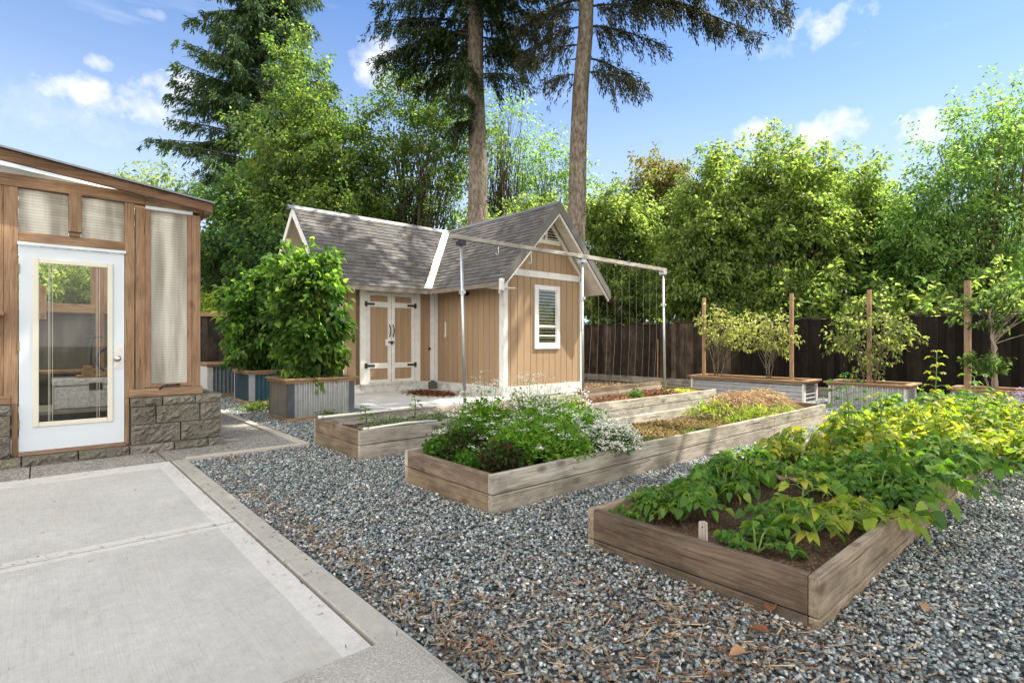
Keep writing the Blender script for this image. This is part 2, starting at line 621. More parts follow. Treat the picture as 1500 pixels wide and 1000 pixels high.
mb = MB()
mb.box(-2.2, .985, -2.0, 1.715, -.1, .15, col=(1, 1, 1))
tag(mb.build('step', STEPM, bevel=.008), kind='structure')

# exposed aggregate path round the greenhouse with pale concrete edging
mb = MB()
def agg(x0, x1, y0, y1):
    mb.box(x0, x1, y0, y1, -.1, .012, jit=.05)
for x0, x1 in ((-5, -1.2), (-1.19, -.06), (-.05, .95)):
    agg(x0, x1, 6.215, 7.0)
agg(.965, 1.6, 6.285, 7.0)
agg(1.61, 2.25, 6.285, 7.4)
for y0, y1 in ((7.41, 8.4), (8.41, 9.4), (9.41, 10.6), (10.61, 13.0)):
    agg(1.4, 2.25, y0, y1)
tag(mb.build('path', AGG), kind='structure')
mb = MB()
mb.box(1.12, 2.26, 6.2, 6.28, -.1, .03, jit=.04)
mb.box(2.26, 2.36, 6.2, 10.0, -.1, .03, jit=.04)
mb.box(2.26, 2.36, 10.01, 13.0, -.1, .03, jit=.04)
tag(mb.build('path_edging', concretemat('edging_concrete', (.50, .46, .40), (.40, .36, .31), False, .5), bevel=.006), kind='structure')

mb = MB()
mb.box(4.2, 7.46, 8.3, 11.38, -.1, .03, col=(1, 1, 1))
tag(mb.build('slab', SLABM, bevel=.01), kind='structure')


# loose pebbles
def pebbles(name, mask_fn, n_target_fn, xr, yr, palette, smin, smax, mat, seed=3):
    rng = np.random.default_rng(seed)
    temps = []
    for k in range(14):
        bm = bmesh.new()
        pts = rng.normal(size=(11, 3))
        pts /= np.linalg.norm(pts, axis=1)[:, None]
        pts *= rng.uniform(.72, 1.0, size=(11, 1))
        pts *= np.array([1.0, rng.uniform(.6, .9), rng.uniform(.38, .65)])
        for p in pts:
            bm.verts.new(p)
        r = bmesh.ops.convex_hull(bm, input=bm.verts)
        for v in [v for v in bm.verts if not v.link_faces]:
            bm.verts.remove(v)
        bmesh.ops.triangulate(bm, faces=bm.faces)
        bm.verts.index_update()
        temps.append((np.array([v.co[:] for v in bm.verts]), np.array([[v.index for v in f.verts] for f in bm.faces])))
        bm.free()
    area = (xr[1] - xr[0]) * (yr[1] - yr[0])
    n = int(area * 3400)
    P = np.stack([rng.uniform(*xr, n), rng.uniform(*yr, n)], 1)
    d = P[:, 0] * FW[0] + P[:, 1] * FW[1]
    s = P[:, 0] * RT[0] + P[:, 1] * RT[1]
    keep = mask_fn(P) & (rng.uniform(size=n) < n_target_fn(d, s))
    P = P[keep]
    d = d[keep]
    n = len(P)
    Vs, Fs, Cs = [], [], []
    off = 0
    pal = np.array([p[:3] for p in palette])
    w = np.array([p[3] for p in palette])
    w = w / w.sum()
    ti = rng.integers(0, len(temps), n)
    for t in range(len(temps)):
        idx = np.where(ti == t)[0]
        if not len(idx):
            continue
        tv, tf = temps[t]
        m = len(idx)
        sc = rng.uniform(smin, smax, m) * (rng.uniform(.7, 1.25, m)) * (1 + .05 * np.clip(d[idx] - 4, 0, 8))
        a = rng.uniform(0, 2 * np.pi, m)
        tl = rng.normal(0, .38, m)
        tl2 = rng.normal(0, .38, m)
        v = tv[None] * sc[:, None, None]
        # tilt about x and y, then spin about z
        ca, sa = np.cos(tl)[:, None], np.sin(tl)[:, None]
        y = v[..., 1] * ca - v[..., 2] * sa
        z = v[..., 1] * sa + v[..., 2] * ca
        x = v[..., 0]
        ca, sa = np.cos(tl2)[:, None], np.sin(tl2)[:, None]
        x, z = x * ca + z * sa, -x * sa + z * ca
        ca, sa = np.cos(a)[:, None], np.sin(a)[:, None]
        x, y = x * ca - y * sa, x * sa + y * ca
        zz = rng.uniform(-.006, .012, m)
        V = np.stack([x + P[idx, 0][:, None], y + P[idx, 1][:, None], z + zz[:, None]], 2)
        F = tf[None] + (np.arange(m) * len(tv))[:, None, None] + off
        col = pal[rng.choice(len(pal), m, p=w)] * rng.uniform(.75, 1.25, (m, 1))
        Vs.append(V.reshape(-1, 3))
        Fs.append(F.reshape(-1, 3))
        Cs.append(np.repeat(col, len(tf), axis=0))
        off += m * len(tv)
    return link_mesh(name, np.concatenate(Vs), np.concatenate(Fs), [mat], C=np.concatenate(Cs))


def gravel_mask(P):
    x, y = P[:, 0], P[:, 1]
    k = (x > 1.13) & ~((x < 2.38) & (y > 6.18))
    for a, b, c, d in BEDS_XY:
        k &= ~((x > a - .0) & (x < b) & (y > c) & (y < d))
    k &= ~((x > 4.18) & (y > 8.28))
    k &= ~((x > 7.4) & (y > 8.6))
    k &= ~((x > 2.85) & (x < 3.9) & (y > 8.25) & (y < 9.1))
    return k


def dens(d, s):
    vis = (d > .8) & (np.abs(s) < d * .99 + 1.3)
    return np.where(vis, np.clip(1.0 - (d - 4.0) * .075, .32, 1.0), 0)


GPAL = [(0.203, 0.236, 0.247, 5), (0.123, 0.141, 0.151, 3.2), (0.297, 0.336, 0.344, 4), (0.438, 0.467, 0.461, 2.4), (0.626, 0.647, 0.624, 0.66), (0.382, 0.336, 0.266, 1.3), (0.231, 0.191, 0.151, 0.54), (0.161, 0.191, 0.201, 3)]
gp = pebbles('gravel', gravel_mask, dens, (1.1, 12.8), (-4.5, 12.5), GPAL, .0105, .0185, PEBBLE)
tag(gp, kind='stuff')


# brown needles and bark shreds over the gravel
def litter(name, spots, seed=5, mask=None, zz=.012, lmax=.085):
    rng = np.random.default_rng(seed)
    P, L, W, C = [], [], [], []
    for (x, y, rx, ry, n, rot) in spots:
        q = rng.normal(size=(n, 2)) * .5
        ca, sa = math.cos(rot), math.sin(rot)
        q = np.stack([q[:, 0] * rx, q[:, 1] * ry], 1)
        q = np.stack([q[:, 0] * ca - q[:, 1] * sa, q[:, 0] * sa + q[:, 1] * ca], 1)
        P.append(q + np.array([x, y]))
    P = np.concatenate(P)
    k = (mask or gravel_mask)(P)
    P = P[k]
    n = len(P)
    a = rng.uniform(0, 2 * np.pi, n)
    L = rng.uniform(.25, 1, n) * lmax
    W = rng.uniform(.0007, .0026, n) * np.where(rng.uniform(size=n) < .06, 2.2, 1)
    z = rng.uniform(zz, zz + .012, n)
    dx, dy = np.cos(a), np.sin(a)
    tilt = rng.normal(0, .15, n)
    v0 = np.stack([P[:, 0] - dx * L / 2 - dy * W, P[:, 1] - dy * L / 2 + dx * W, z - tilt * L / 2], 1)
    v1 = np.stack([P[:, 0] - dx * L / 2 + dy * W, P[:, 1] - dy * L / 2 - dx * W, z - tilt * L / 2], 1)
    v2 = np.stack([P[:, 0] + dx * L / 2 + dy * W, P[:, 1] + dy * L / 2 - dx * W, z + tilt * L / 2], 1)
    v3 = np.stack([P[:, 0] + dx * L / 2 - dy * W, P[:, 1] + dy * L / 2 + dx * W, z + tilt * L / 2 + .004], 1)
    V = np.stack([v0, v1, v2, v3], 1).reshape(-1, 3)
    F = np.arange(4 * n).reshape(n, 4)
    pal = np.array([(.27, .15, .08), (.42, .28, .17), (.17, .09, .055), (.52, .39, .26), (.36, .24, .15)])
    C = pal[rng.integers(0, len(pal), n)] * rng.uniform(.7, 1.2, (n, 1))
    o = link_mesh(name, V, F, [STRAWM], C=C)
    return tag(o, kind='stuff')


litter('fallen_needles', [(1.75, 1.35, .9, 1.0, 900, .3), (1.25, 2.9, .16, 2.6, 700, 0), (2.05, .95, .8, .6, 700, .2), (1.9, 3.2, 1.0, 1.6, 200, 0), (1.3, 1.7, .25, .5, 160, 0), (1.6, 5.9, .5, .3, 80, 0), (3.2, .2, 1.2, .8, 110, 0), (5, .0, 2, .7, 80, 0), (2.4, 5.0, 1.2, .6, 80, 0)])


litter('patio_debris', [(-.3, 3.5, 2.2, 3.2, 110, 0), (.93, 4.0, .08, 3.5, 90, 0), (.2, 3.84, 2.0, .05, 60, 0), (-.2, 6.1, 2.0, .15, 50, 0), (1.05, 4, .05, 4, 60, 0)], 6,
       lambda P: (P[:, 0] < 1.1) & (P[:, 1] > 1.75) & (P[:, 1] < 6.2), .027, .035)


# ------------------------------------------------------------------ foliage kit
def unit(v):
    return v / (np.linalg.norm(v, axis=1)[:, None] + 1e-9)


def leaves_quads(P, D, Nn, L, W, fold=.15, droop=.0):
    """one rhombic leaf per row: base P, axis D, normal Nn"""
    S = unit(np.cross(D, Nn))
    Nn = np.cross(S, D)
    L = L[:, None]
    W = W[:, None]
    mid = P + D * L * .45
    a = P
    b = mid + S * W * .5 + Nn * W * fold
    c = P + D * L + np.array([0, 0, -1.0]) * L * droop
    d = mid - S * W * .5 + Nn * W * fold
    V = np.stack([a, b, c, d], 1).reshape(-1, 3)
    F = np.arange(4 * len(P)).reshape(-1, 4)
    return V, F


def leaves_fold(P, D, Nn, L, W, fold=.18, droop=.15):
    """larger leaf: 4 quads, folded on its midrib and arched"""
    S = unit(np.cross(D, Nn))
    Nn = np.cross(S, D)
    L = L[:, None]
    W = W[:, None]
    g = np.array([0, 0, -1.0])
    p0 = P
    p1 = P + D * L * .38 + Nn * L * .05
    p2 = P + D * L * .72 + Nn * L * .03 + g * L * droop * .4
    p3 = P + D * L + g * L * droop
    k1 = (1 + RNG.normal(0, .10, (len(P), 1)))
    k2 = (1 + RNG.normal(0, .14, (len(P), 1)))
    pb = P + D * L * .13 + Nn * L * .02
    lb = pb + S * W * .36 * k1 + Nn * W * fold * .6
    rb = pb - S * W * .36 * k2 + Nn * W * fold * .6
    l1 = p1 + S * W * .5 * k2 + Nn * W * fold
    r1 = p1 - S * W * .5 * k1 + Nn * W * fold
    l2 = p2 + S * W * .34 * k1 + Nn * W * fold * .5
    r2 = p2 - S * W * .34 * k2 + Nn * W * fold * .5
    V = np.stack([p0, p1, p2, p3, l1, r1, l2, r2, pb, lb, rb], 1).reshape(-1, 3)
    q = np.array([[0, 8, 9, 9], [0, 10, 8, 8], [8, 1, 4, 9], [10, 5, 1, 8], [1, 2, 6, 4], [5, 7, 2, 1], [2, 3, 6, 6], [7, 3, 2, 2]])
    tri = []
    for f in q:
        if f[2] == f[3]:
            tri.append(f[:3])
        else:
            tri.append(f[[0, 1, 2]])
            tri.append(f[[0, 2, 3]])
    tri = np.array(tri)
    F = (tri[None] + (np.arange(len(P)) * 11)[:, None, None]).reshape(-1, 3)
    return V, F, len(tri)


def rpal(rng, pal, n, var=.2):
    pal = np.array(pal)
    w = pal[:, 3] / pal[:, 3].sum()
    i = rng.choice(len(pal), n, p=w)
    return pal[i, :3] * rng.uniform(1 - var, 1 + var, (n, 1))


def crown_points(rng, blobs, nclump, per, rclump, base):
    """clump centres spread in the shell of several ellipsoids, leaves round each clump"""
    vol = np.array([b[3] * b[4] * b[5] for b in blobs])
    cnt = np.maximum(1, (nclump * vol / vol.sum()).astype(int))
    Cn = []
    for b, k in zip(blobs, cnt):
        v = unit(rng.normal(size=(k, 3)))
        r = rng.uniform(.35, 1.0, (k, 1)) ** .55 * np.where(rng.uniform(size=(k, 1)) < .16, rng.uniform(1.05, 1.32, (k, 1)), 1)
        Cn.append(np.array(b[:3]) + v * r * np.array(b[3:6]))
    Cn = np.concatenate(Cn)
    k = len(Cn)
    rad = rclump * rng.uniform(.55, 1.35, k)
    m = rng.poisson(per, k)
    idx = np.repeat(np.arange(k), m)
    n = len(idx)
    # every clump is a spray: leaves strung along a shoot that points out of the crown
    ctr = np.concatenate([np.tile(np.array(b[:3]), (q, 1)) for b, q in zip(blobs, cnt)])
    axis = unit(unit(Cn - ctr) + rng.normal(0, .6, (k, 3)) + np.array([0, 0, .1]))
    u = rng.uniform(-.9, 1.15, n)
    v = unit(rng.normal(size=(n, 3))) * rng.uniform(0, 1, (n, 1)) ** .5
    v[:, 2] *= .8
    off = axis[idx] * (u * 1.25)[:, None] + v * (.62 * (1.15 - .55 * np.clip(u, 0, 1)))[:, None]
    P = Cn[idx] + off * rad[idx][:, None]
    v = unit(v + axis[idx] * .8)
    return Cn, P, v, idx


def trunk_limbs(mb, rng, base, fork_z, r0, targets, ntarget, sides=7, lean=(0, 0), topfrac=.8, stems=1):
    base = np.array(base, float)
    top = targets[:, 2].max()
    bolls = []
    for s in range(stems):
        ang = rng.uniform(0, 6.28)
        sp = 0 if stems == 1 else min(.35, .07 * (top - base[2]))
        b = base + np.array([math.cos(ang) * sp * .6, math.sin(ang) * sp * .6, 0])
        cx, cy = targets[:, 0].mean(), targets[:, 1].mean()
        tp = np.array([cx + math.cos(ang) * sp * 3 + lean[0], cy + math.sin(ang) * sp * 3 + lean[1], base[2] + (top - base[2]) * topfrac])
        n = 9
        pts = []
        for i in range(n):
            t = i / (n - 1)
            p = b * (1 - t) + tp * t
            p = p + np.array([rng.normal(0, 1), rng.normal(0, 1), 0]) * t * min(.12, .018 * (top - base[2]))
            pts.append(p)
        rr = [r0 / math.sqrt(stems) * (1.18 if i == 0 else 1) * (1 - .86 * (i / (n - 1))) for i in range(n)]
        mb.tube(pts, rr, sides)
        bolls.append((np.array(pts), rr))
    sel = rng.choice(len(targets), min(ntarget, len(targets)), replace=False)
    for k in sel:
        t = targets[k]
        pts, rr = bolls[rng.integers(len(bolls))]
        z0 = max(fork_z, t[2] - rng.uniform(.5, 1.0) * abs(t[2] - fork_z) * .8 - .2 * np.linalg.norm(t[:2] - base[:2]))
        z0 = min(z0, pts[-1][2])
        j = np.interp(z0, pts[:, 2], np.arange(len(pts)))
        i0 = int(min(j, len(pts) - 2))
        f = j - i0
        p = pts[i0] * (1 - f) + pts[i0 + 1] * f
        r = (rr[i0] * (1 - f) + rr[i0 + 1] * f)
        dist = np.linalg.norm(t - p)
        ctl = p * .55 + t * .45 + np.array([rng.normal(0, .07), rng.normal(0, .07), rng.uniform(.02, .16)]) * dist
        rl = max(.006, r * rng.uniform(.28, .5))
        qs = [p * (1 - f_) ** 2 + ctl * 2 * f_ * (1 - f_) + t * f_ ** 2 + (rng.normal(0, .012, 3) * dist if 0 < f_ < 1 else 0) for f_ in (0, .2, .4, .6, .8, 1.0)]
        mb.tube(qs, [rl, rl * .86, rl * .72, rl * .56, rl * .38, rl * .18], 5, caps=False)



def tree(name, label, base, blobs, pal, nclump=260, per=60, rclump=.5, leaf=(.11, .06), r0=.16, fork=1.2, stems=1, ntarget=70,
         seed=1, cat='tree', group=None, droop=.25, upb=.55, bark=None, mat=None, big=False, hang=.35):
    rng = np.random.default_rng(seed)
    root = thing(name, label, cat, base, group)
    Cn, P, v, idx = crown_points(rng, blobs, nclump, per, rclump, base)
    n = len(P)
    D = unit(v + rng.normal(0, .45, (n, 3)) + np.array([0, 0, -hang]))
    Nn = unit(rng.normal(0, .6, (n, 3)) + np.array([0, 0, upb]))
    L = leaf[0] * rng.uniform(.65, 1.3, n)
    W = leaf[1] * rng.uniform(.7, 1.25, n)
    cl = rng.uniform(.8, 1.22, len(Cn))[idx][:, None]
    C = rpal(rng, pal, n) * cl
    if big:
        V, F, k = leaves_fold(P, D, Nn, L, W, droop=droop)
        C = np.repeat(C, k, axis=0)
    else:
        V, F = leaves_quads(P, D, Nn, L, W, droop=droop)
    link_mesh('crown', V - np.array(base), F, [mat or LEAF], root, C=C)
    mb = MB()
    trunk_limbs(mb, rng, base, base[2] + fork, r0, Cn, ntarget, stems=stems)
    mb.build('trunk', bark or BARKD, root, smooth=True)
    return root


YG = [(.215, .275, .095, 4), (.15, .215, .075, 4), (.31, .35, .125, 2.4), (.085, .14, .055, 2.2), (.38, .39, .16, .8)]
MG = [(0.088, 0.176, 0.058, 4), (0.132, 0.233, 0.067, 3), (0.062, 0.131, 0.048, 3), (0.194, 0.28, 0.077, 1.2)]
DG = [(.058, .115, .05, 4), (.085, .145, .058, 3), (.042, .085, .04, 3), (.125, .175, .06, 1.4)]
MAPLE = [(.11, .17, .055, 3), (.165, .21, .06, 2.4), (.07, .125, .05, 4), (.23, .24, .075, .9)]
PALE = [(0.163, 0.26, 0.094, 3), (0.228, 0.329, 0.12, 3), (0.114, 0.19, 0.077, 3), (0.326, 0.415, 0.171, 1)]
BROWN = [(0.168, 0.136, 0.063, 3), (0.126, 0.149, 0.049, 3), (0.238, 0.163, 0.084, 1.5)]


# ------------------------------------------------------------------ raised beds
def soil_mesh(x0, x1, y0, y1, z, amp, seed, cell=.032):
    rng = np.random.default_rng(seed)
    nx = max(2, int((x1 - x0) / cell))
    ny = max(2, int((y1 - y0) / cell))
    X, Y = np.meshgrid(np.linspace(x0, x1, nx), np.linspace(y0, y1, ny), indexing='ij')
    Z = z + amp * (np.sin(X * 3.1 + 1) * np.sin(Y * 4.3) * .5) + rng.normal(0, amp * .30, X.shape) + amp * .5 * np.sin(X * 11 + 3 * np.sin(Y * 7)) * np.sin(Y * 13 + 2)
    Z += (rng.uniform(size=X.shape) < .05) * rng.uniform(.2, .8, X.shape) * amp
    V = np.stack([X, Y, Z], 2).reshape(-1, 3)
    i, j = np.meshgrid(np.arange(nx - 1), np.arange(ny - 1), indexing='ij')
    a = (i * ny + j).ravel()
    F = np.stack([a, a + ny, a + ny + 1, a + 1], 1)
    return V, F


def raised_bed(label, x0, x1, y0, y1, zt, mid, wf, ws, soilz, group, th=.04, low=-.04, seams=(), seed=1):
    root = thing('raised_bed', label, 'raised bed', ((x0 + x1) / 2, (y0 + y1) / 2, 0), group)
    # end wall facing the patio (grain along y), both long walls (grain along x); wood tones also hold the ends' shade and the sides' light
    for a, b in ((low, mid - .004), (mid + .002, zt)):
        dz = random.uniform(-.002, .002)
        MB().box(x0 + dz, x0 + th + dz, y0 + .047, y1 - .047, a, b).build('end_board', wf['y'], root, bevel=.005)
        MB().box(x1 - th, x1, y0 + .047, y1 - .047, a, b).build('end_board', wf['y'], root, bevel=.005)
        xs = [x0] + [x0 + (x1 - x0) * s for s in seams] + [x1]
        for yy, sgn in ((y0, 1), (y1 - .045, -1)):
            for q in range(len(xs) - 1):
                MB().box(xs[q] + (.002 if q else 0), xs[q + 1], yy, yy + .045, a, b - random.uniform(0, .004)).build('side_board', ws['x'], root, bevel=.005)
    for xx in (x0 + th, x1 - th - .07):
        for yy in (y0 + .046, y1 - .116):
            MB().box(xx, xx + .07, yy, yy + .07, low, zt - .05).build('corner_cleat', wf['z'], root)
    V, F = soil_mesh(x0 + .03, x1 - .03, y0 + .03, y1 - .03, soilz, .03, seed)
    link_mesh('soil', V - np.array(root.location), F, [SOIL], root)
    return root


raised_bed('long grey timber bed holding the trellis posts, running to the shed side', 2.42, 9.62, 5.05, 6.25, .30, .155, BEDW, BEDS, .20, 'timber raised beds on the gravel', seams=(.2, .55), seed=3)
raised_bed('weathered timber bed filled with white flowers and dry straw, middle of the three', 2.35, 8.72, 2.87, 4.05, .275, .135, BEDW, BEDS, .17, 'timber raised beds on the gravel', seams=(.32, .72), seed=4)
raised_bed('brown timber bed nearest the camera, planted with leafy green potato plants', 2.42, 8.9, .82, 2.07, .225, .05, BED3, BEDT, .125, 'timber raised beds on the gravel', seams=(.16, .5), seed=5)

t = thing('plant_stake', 'short grey wooden stake standing inside the nearest bed by its end board', 'plant marker', (2.53, 1.40, .12))
mb = MB()
mb.prism([(2.525, 1.425, .08), (2.525, 1.375, .08), (2.525, 1.378, .285), (2.525, 1.395, .292), (2.525, 1.422, .283)], (.012, 0, 0))
mb.build('stake', BEDS['z'], t, bevel=.002)
mb = MB()
mb.tube([(2.523, 1.40, .26), (2.540, 1.40, .26)], .004, 8)
mb.build('nail', BLACK, t)

t = thing('plastic_pipe', 'white plastic pipe lying along the back edge of the trellis bed', 'pipe', (3.0, 6.19, .31))
MB().tube([(2.46, 6.16, .318), (3.2, 6.19, .318), (4.1, 6.2, .32)], .016, 10).build('pipe', PVC, t, smooth=True)
MB().tube([(2.44, 6.159, .318), (2.49, 6.161, .318)], .021, 10).build('pipe_cap', PVC, t, smooth=True)
t = thing('plastic_pipe', 'white plastic pipe resting on the front board of the trellis bed', 'pipe', (2.9, 5.13, .31))
MB().tube([(2.52, 5.13, .30), (3.0, 5.12, .318), (3.4, 5.14, .30)], .014, 10).build('pipe', PVC, t, smooth=True)
MB().tube([(2.50, 5.131, .299), (2.55, 5.129, .301)], .019, 10).build('pipe_cap', PVC, t, smooth=True)


# ------------------------------------------------------------------ greenhouse
def plain_sheet():
    m, nt, out = newmat('clear_roof_sheet')
    t = N(nt, 'ShaderNodeBsdfTransparent')
    t.inputs[0].default_value = (.85, .86, .84, 1)
    d = N(nt, 'ShaderNodeBsdfTranslucent')
    d.inputs[0].default_value = (.8, .8, .78, 1)
    mx = N(nt, 'ShaderNodeMixShader')
    mx.inputs[0].default_value = .4
    nt.links.new(t.outputs[0], mx.inputs[1])
    nt.links.new(d.outputs[0], mx.inputs[2])
    nt.links.new(mx.outputs[0], out.inputs[0])
    return m


def greenhouse():
    g = thing('greenhouse', 'cedar framed greenhouse with ribbed clear panels and a white glazed door', 'greenhouse', (-.8, 8.4, 0))
    Y = 7.0
    T = .09
    z0 = .69
    mbs = []

    def post(x0, x1, za, zb, y0=Y, y1=Y + T):
        MB().box(x0, x1, y0, y1, za, zb, jit=.12).build('post', CEDAR['z'], g, bevel=.004)
    post(-.47, -.2465, z0, 2.68)
    post(-.245, -.145, .60, 2.68)
    post(.69, .775, .60, 2.68)
    post(.785, .87, z0, 2.64)
    post(1.31, 1.40, z0, 2.64)
    post(-1.5, -1.4, z0, 2.7)
    post(-2.9, -2.8, z0, 2.7)
    # door side cheeks standing on the base course
    MB().box(.692, .725, Y - .01, Y + T - .004, .10, .598).build('jamb_block', CEDAR['z'], g, bevel=.003)
    MB().box(-.19, -.147, Y - .01, Y + T - .004, .10, .598).build('jamb_block', CEDAR['z'], g, bevel=.003)
    # beams
    MB().box(-3.0, .872, Y - .012, Y + T, 2.682, 2.80).build('beam', CEDAR['x'], g, bevel=.004)
    MB().box(.874, 1.42, Y - .008, Y + T, 2.672, 2.77).build('beam', CEDAR['x'], g, bevel=.004)
    MB().box(-.145, .69, Y + .002, Y + T, 2.16, 2.258).build('door_header', CEDAR['x'], g, bevel=.004)
    MB().box(.23, .33, Y - .05, Y + T, 2.30, 2.68).build('transom_post', CEDAR['z'], g, bevel=.004)
    MB().box(.235, .325, Y - .02, Y + T, 2.26, 2.298).build('transom_post', CEDAR['z'], g, bevel=.003)
    MB().box(.728, 1.42, Y - .015, Y + T + .03, .60, .688).build('sill_plate', CEDAR['x'], g, bevel=.004)
    MB().box(-3.0, -.195, Y - .015, Y + T + .03, .60, .688).build('sill_plate', CEDAR['x'], g, bevel=.004)
    # panels
    for a, b in ((-.143, .229), (.331, .689)):
        MB().box(a, b, Y + .04, Y + .05, 2.26, 2.68, col=(1, 1, 1)).build('transom_panel', POLY, g)
    for a, b in ((-1.399, -.471), (-2.8, -1.5)):
        MB().box(a, b, Y + .04, Y + .05, .69, 2.68, col=(1, 1, 1)).build('wall_panel', POLY, g)
    mb = MB()
    mb.add([(-3.0, Y + .03, 2.80), (.55, Y + .03, 2.80), (-3.0, Y + .03, 3.13)], [(0, 1, 2)], 0)
    v = mb.V
    mb = MB()
    mb.prism(v, (0, .01, 0))
    mb.build('gable_panel', plain('white_sheet', (.5, .49, .47), None, 3, .4, .4, bs=0), g)
    # opening vent
    vent = MB().box(.922, 1.268, Y + .012, Y + .022, .735, 2.625, col=(1, 1, 1)).build('vent_panel', POLY, g)
    mb = MB()
    mb.box(.8712, .92, Y - .008, Y + .05, .70, 2.632)
    mb.box(1.27, 1.3095, Y - .008, Y + .05, .70, 2.632)
    mb.build('vent_frame', CEDAR['z'], vent, bevel=.003)
    MB().box(.921, 1.269, Y - .006, Y + .05, .70, .733).build('vent_rail', CEDAR['x'], vent, bevel=.003)
    MB().box(.921, 1.269, Y + .024, Y + .05, 2.60, 2.632).build('vent_rail', CEDAR['x'], vent, bevel=.003)
    MB().box(.872, 1.318, Y - .03, Y + .0, 2.634, 2.669, col=(1, 1, 1)).build('drip_strip', WHITE_CLEAN, g, bevel=.003)
    mb = MB()
    mb.tube([(1.0, Y - .012, .675), (1.03, Y - .035, .712), (1.06, Y - .04, .715), (1.17, Y - .04, .722), (1.19, Y - .01, .722)], .011, 8)
    mb.box(1.05, 1.075, Y - .045, Y - .006, .70, .73)
    mb.box(1.165, 1.19, Y - .045, Y - .006, .705, .735)
    mb.build('vent_handle', BLACK, vent, smooth=False)
    for xx in (.93, 1.26):
        mb = MB()
        mb.box(xx - .045, xx + .035, Y - .014, Y - .009, 2.68, 2.725)
        mb.tube([(xx - .045, Y - .014, 2.677), (xx + .035, Y - .014, 2.677)], .009, 8)
        mb.build('vent_hinge', plain('rusty_hinge', (.2, .14, .1), None, 20, .6, .4, .4, bs=.1), g)
    # door
    d = MB()
    x0, x1, za, zb = -.138, .685, .135, 2.125
    gx0, gx1, ga, gb = -.028, .578, .375, 2.0
    yb = Y + .03
    d.box(x0, gx0, Y, yb, za, zb, col=(1, 1, 1))
    d.box(gx1, x1, Y, yb, za, zb, col=(1, 1, 1))
    d.box(gx0, gx1, Y, yb, za, ga, col=(1, 1, 1))
    d.box(gx0, gx1, Y, yb, gb, zb, col=(1, 1, 1))
    door = d.build('door', WHITE_CLEAN, g)
    f = MB()
    w = .034
    f.box(gx0 - .012, gx0 + w, Y - .014, Y + .012, ga - .012, gb + .012, col=(1, 1, 1))
    f.box(gx1 - w, gx1 + .012, Y - .014, Y + .012, ga - .012, gb + .012, col=(1, 1, 1))
    f.box(gx0 + w, gx1 - w, Y - .0135, Y + .0115, ga - .011, ga + w, col=(1, 1, 1))
    f.box(gx0 + w, gx1 - w, Y - .0135, Y + .0115, gb - w, gb + .011, col=(1, 1, 1))
    f.build('glazing_frame', CREAM, door, bevel=.006)
    MB().add([(gx0 + w - .005, Y + .005, ga + w - .005), (gx1 - w + .005, Y + .005, ga + w - .005), (gx1 - w + .005, Y + .005, gb - w + .005), (gx0 + w - .005, Y + .005, gb - w + .005)], [(0, 1, 2, 3)]).build('pane', GLASS, door)
    mb = MB()
    for xx in (.075, .085, .105, .455, .475):
        mb.box(xx, xx + .004, Y + .009, Y + .013, ga + w, gb - w, col=(1, 1, 1))
    mb.build('glazing_bar', CREAM, door)
    mb = MB()
    mb.box(.598, .682, Y - .003, Y - .0005, .905, 1.16, col=(1, 1, 1))
    mb.build('kick_plate', STEEL, door)
    mb = MB()
    mb.tube([(.628, Y - .004, 1.02), (.628, Y - .012, 1.02)], .033, 20)
    mb.tube([(.628, Y - .012, 1.02), (.628, Y - .035, 1.02), (.628, Y - .045, 1.02), (.628, Y - .06, 1.02), (.628, Y - .068, 1.02)], [.013, .013, .026, .028, .016], 20)
    mb.build('door_knob', STEEL, door, smooth=True)
    for zz in (.4, 1.15, 1.9):
        mb = MB()
        mb.tube([(x0 - .004, Y - .006, zz - .045), (x0 - .004, Y - .006, zz + .045)], .008, 8)
        mb.build('hinge', plain('door_hinge', (.3, .22, .14), None, 20, .5, .4, .6, bs=.1), door)
    MB().box(-.15, .70, Y - .028, Y + .0, 2.128, 2.158, col=(1, 1, 1)).build('drip_strip', WHITE_CLEAN, g, bevel=.003)
    MB().box(-.145, .69, Y - .035, Y + T, .10, .131).build('threshold', CEDAR['x'], g, bevel=.003)
    # split-face block base
    mb = MB()
    rng = np.random.default_rng(4)

    def block(xa, xb, ya, yb, za, zb, rough=.014):
        """box with rough faces on the outside"""
        nx = max(3, int((xb - xa) / .035))
        nz = max(3, int((zb - za) / .03))
        gg = random.uniform(.75, 1.2)
        col = (gg, gg * random.uniform(.96, 1.02), gg * random.uniform(.9, 1.02))
        m = .006
        xa += m
        xb -= m
        za += m * .6
        zb -= m * .6
        vs, fs = [], []
        for i in range(nx + 1):
            for k in range(nz + 1):
                e = (i in (0, nx)) or (k in (0, nz))
                off = (.008 if e else 0) + (0 if e else rng.normal(0, rough))
                vs.append((xa + (xb - xa) * i / nx + rng.normal(0, .002), ya + off, za + (zb - za) * k / nz))
        for i in range(nx):
            for k in range(nz):
                a = i * (nz + 1) + k
                fs.append((a, a + nz + 1, a + nz + 2, a + 1))
        mb.add(vs, fs, 0, col)
        mb.box(xa, xb, ya + .009, yb, za, zb, col=col)
    for xs, za, zb in (([-.55, -.12, .30, .72, 1.12, 1.45, 1.615], 0.0, .10),):
        for a, b in zip(xs[:-1], xs[1:]):
            block(a, b, 6.855, 7.1, za, zb)
    for xs, za, zb in (([.735, 1.19, 1.6], .10, .31), ([.735, .96, 1.38, 1.6], .31, .505), ([.73, 1.02, 1.33, 1.61], .505, .598)):
        for a, b in zip(xs[:-1], xs[1:]):
            block(a, b, 6.915 if zb < .59 else 6.905, 7.14, za, zb)
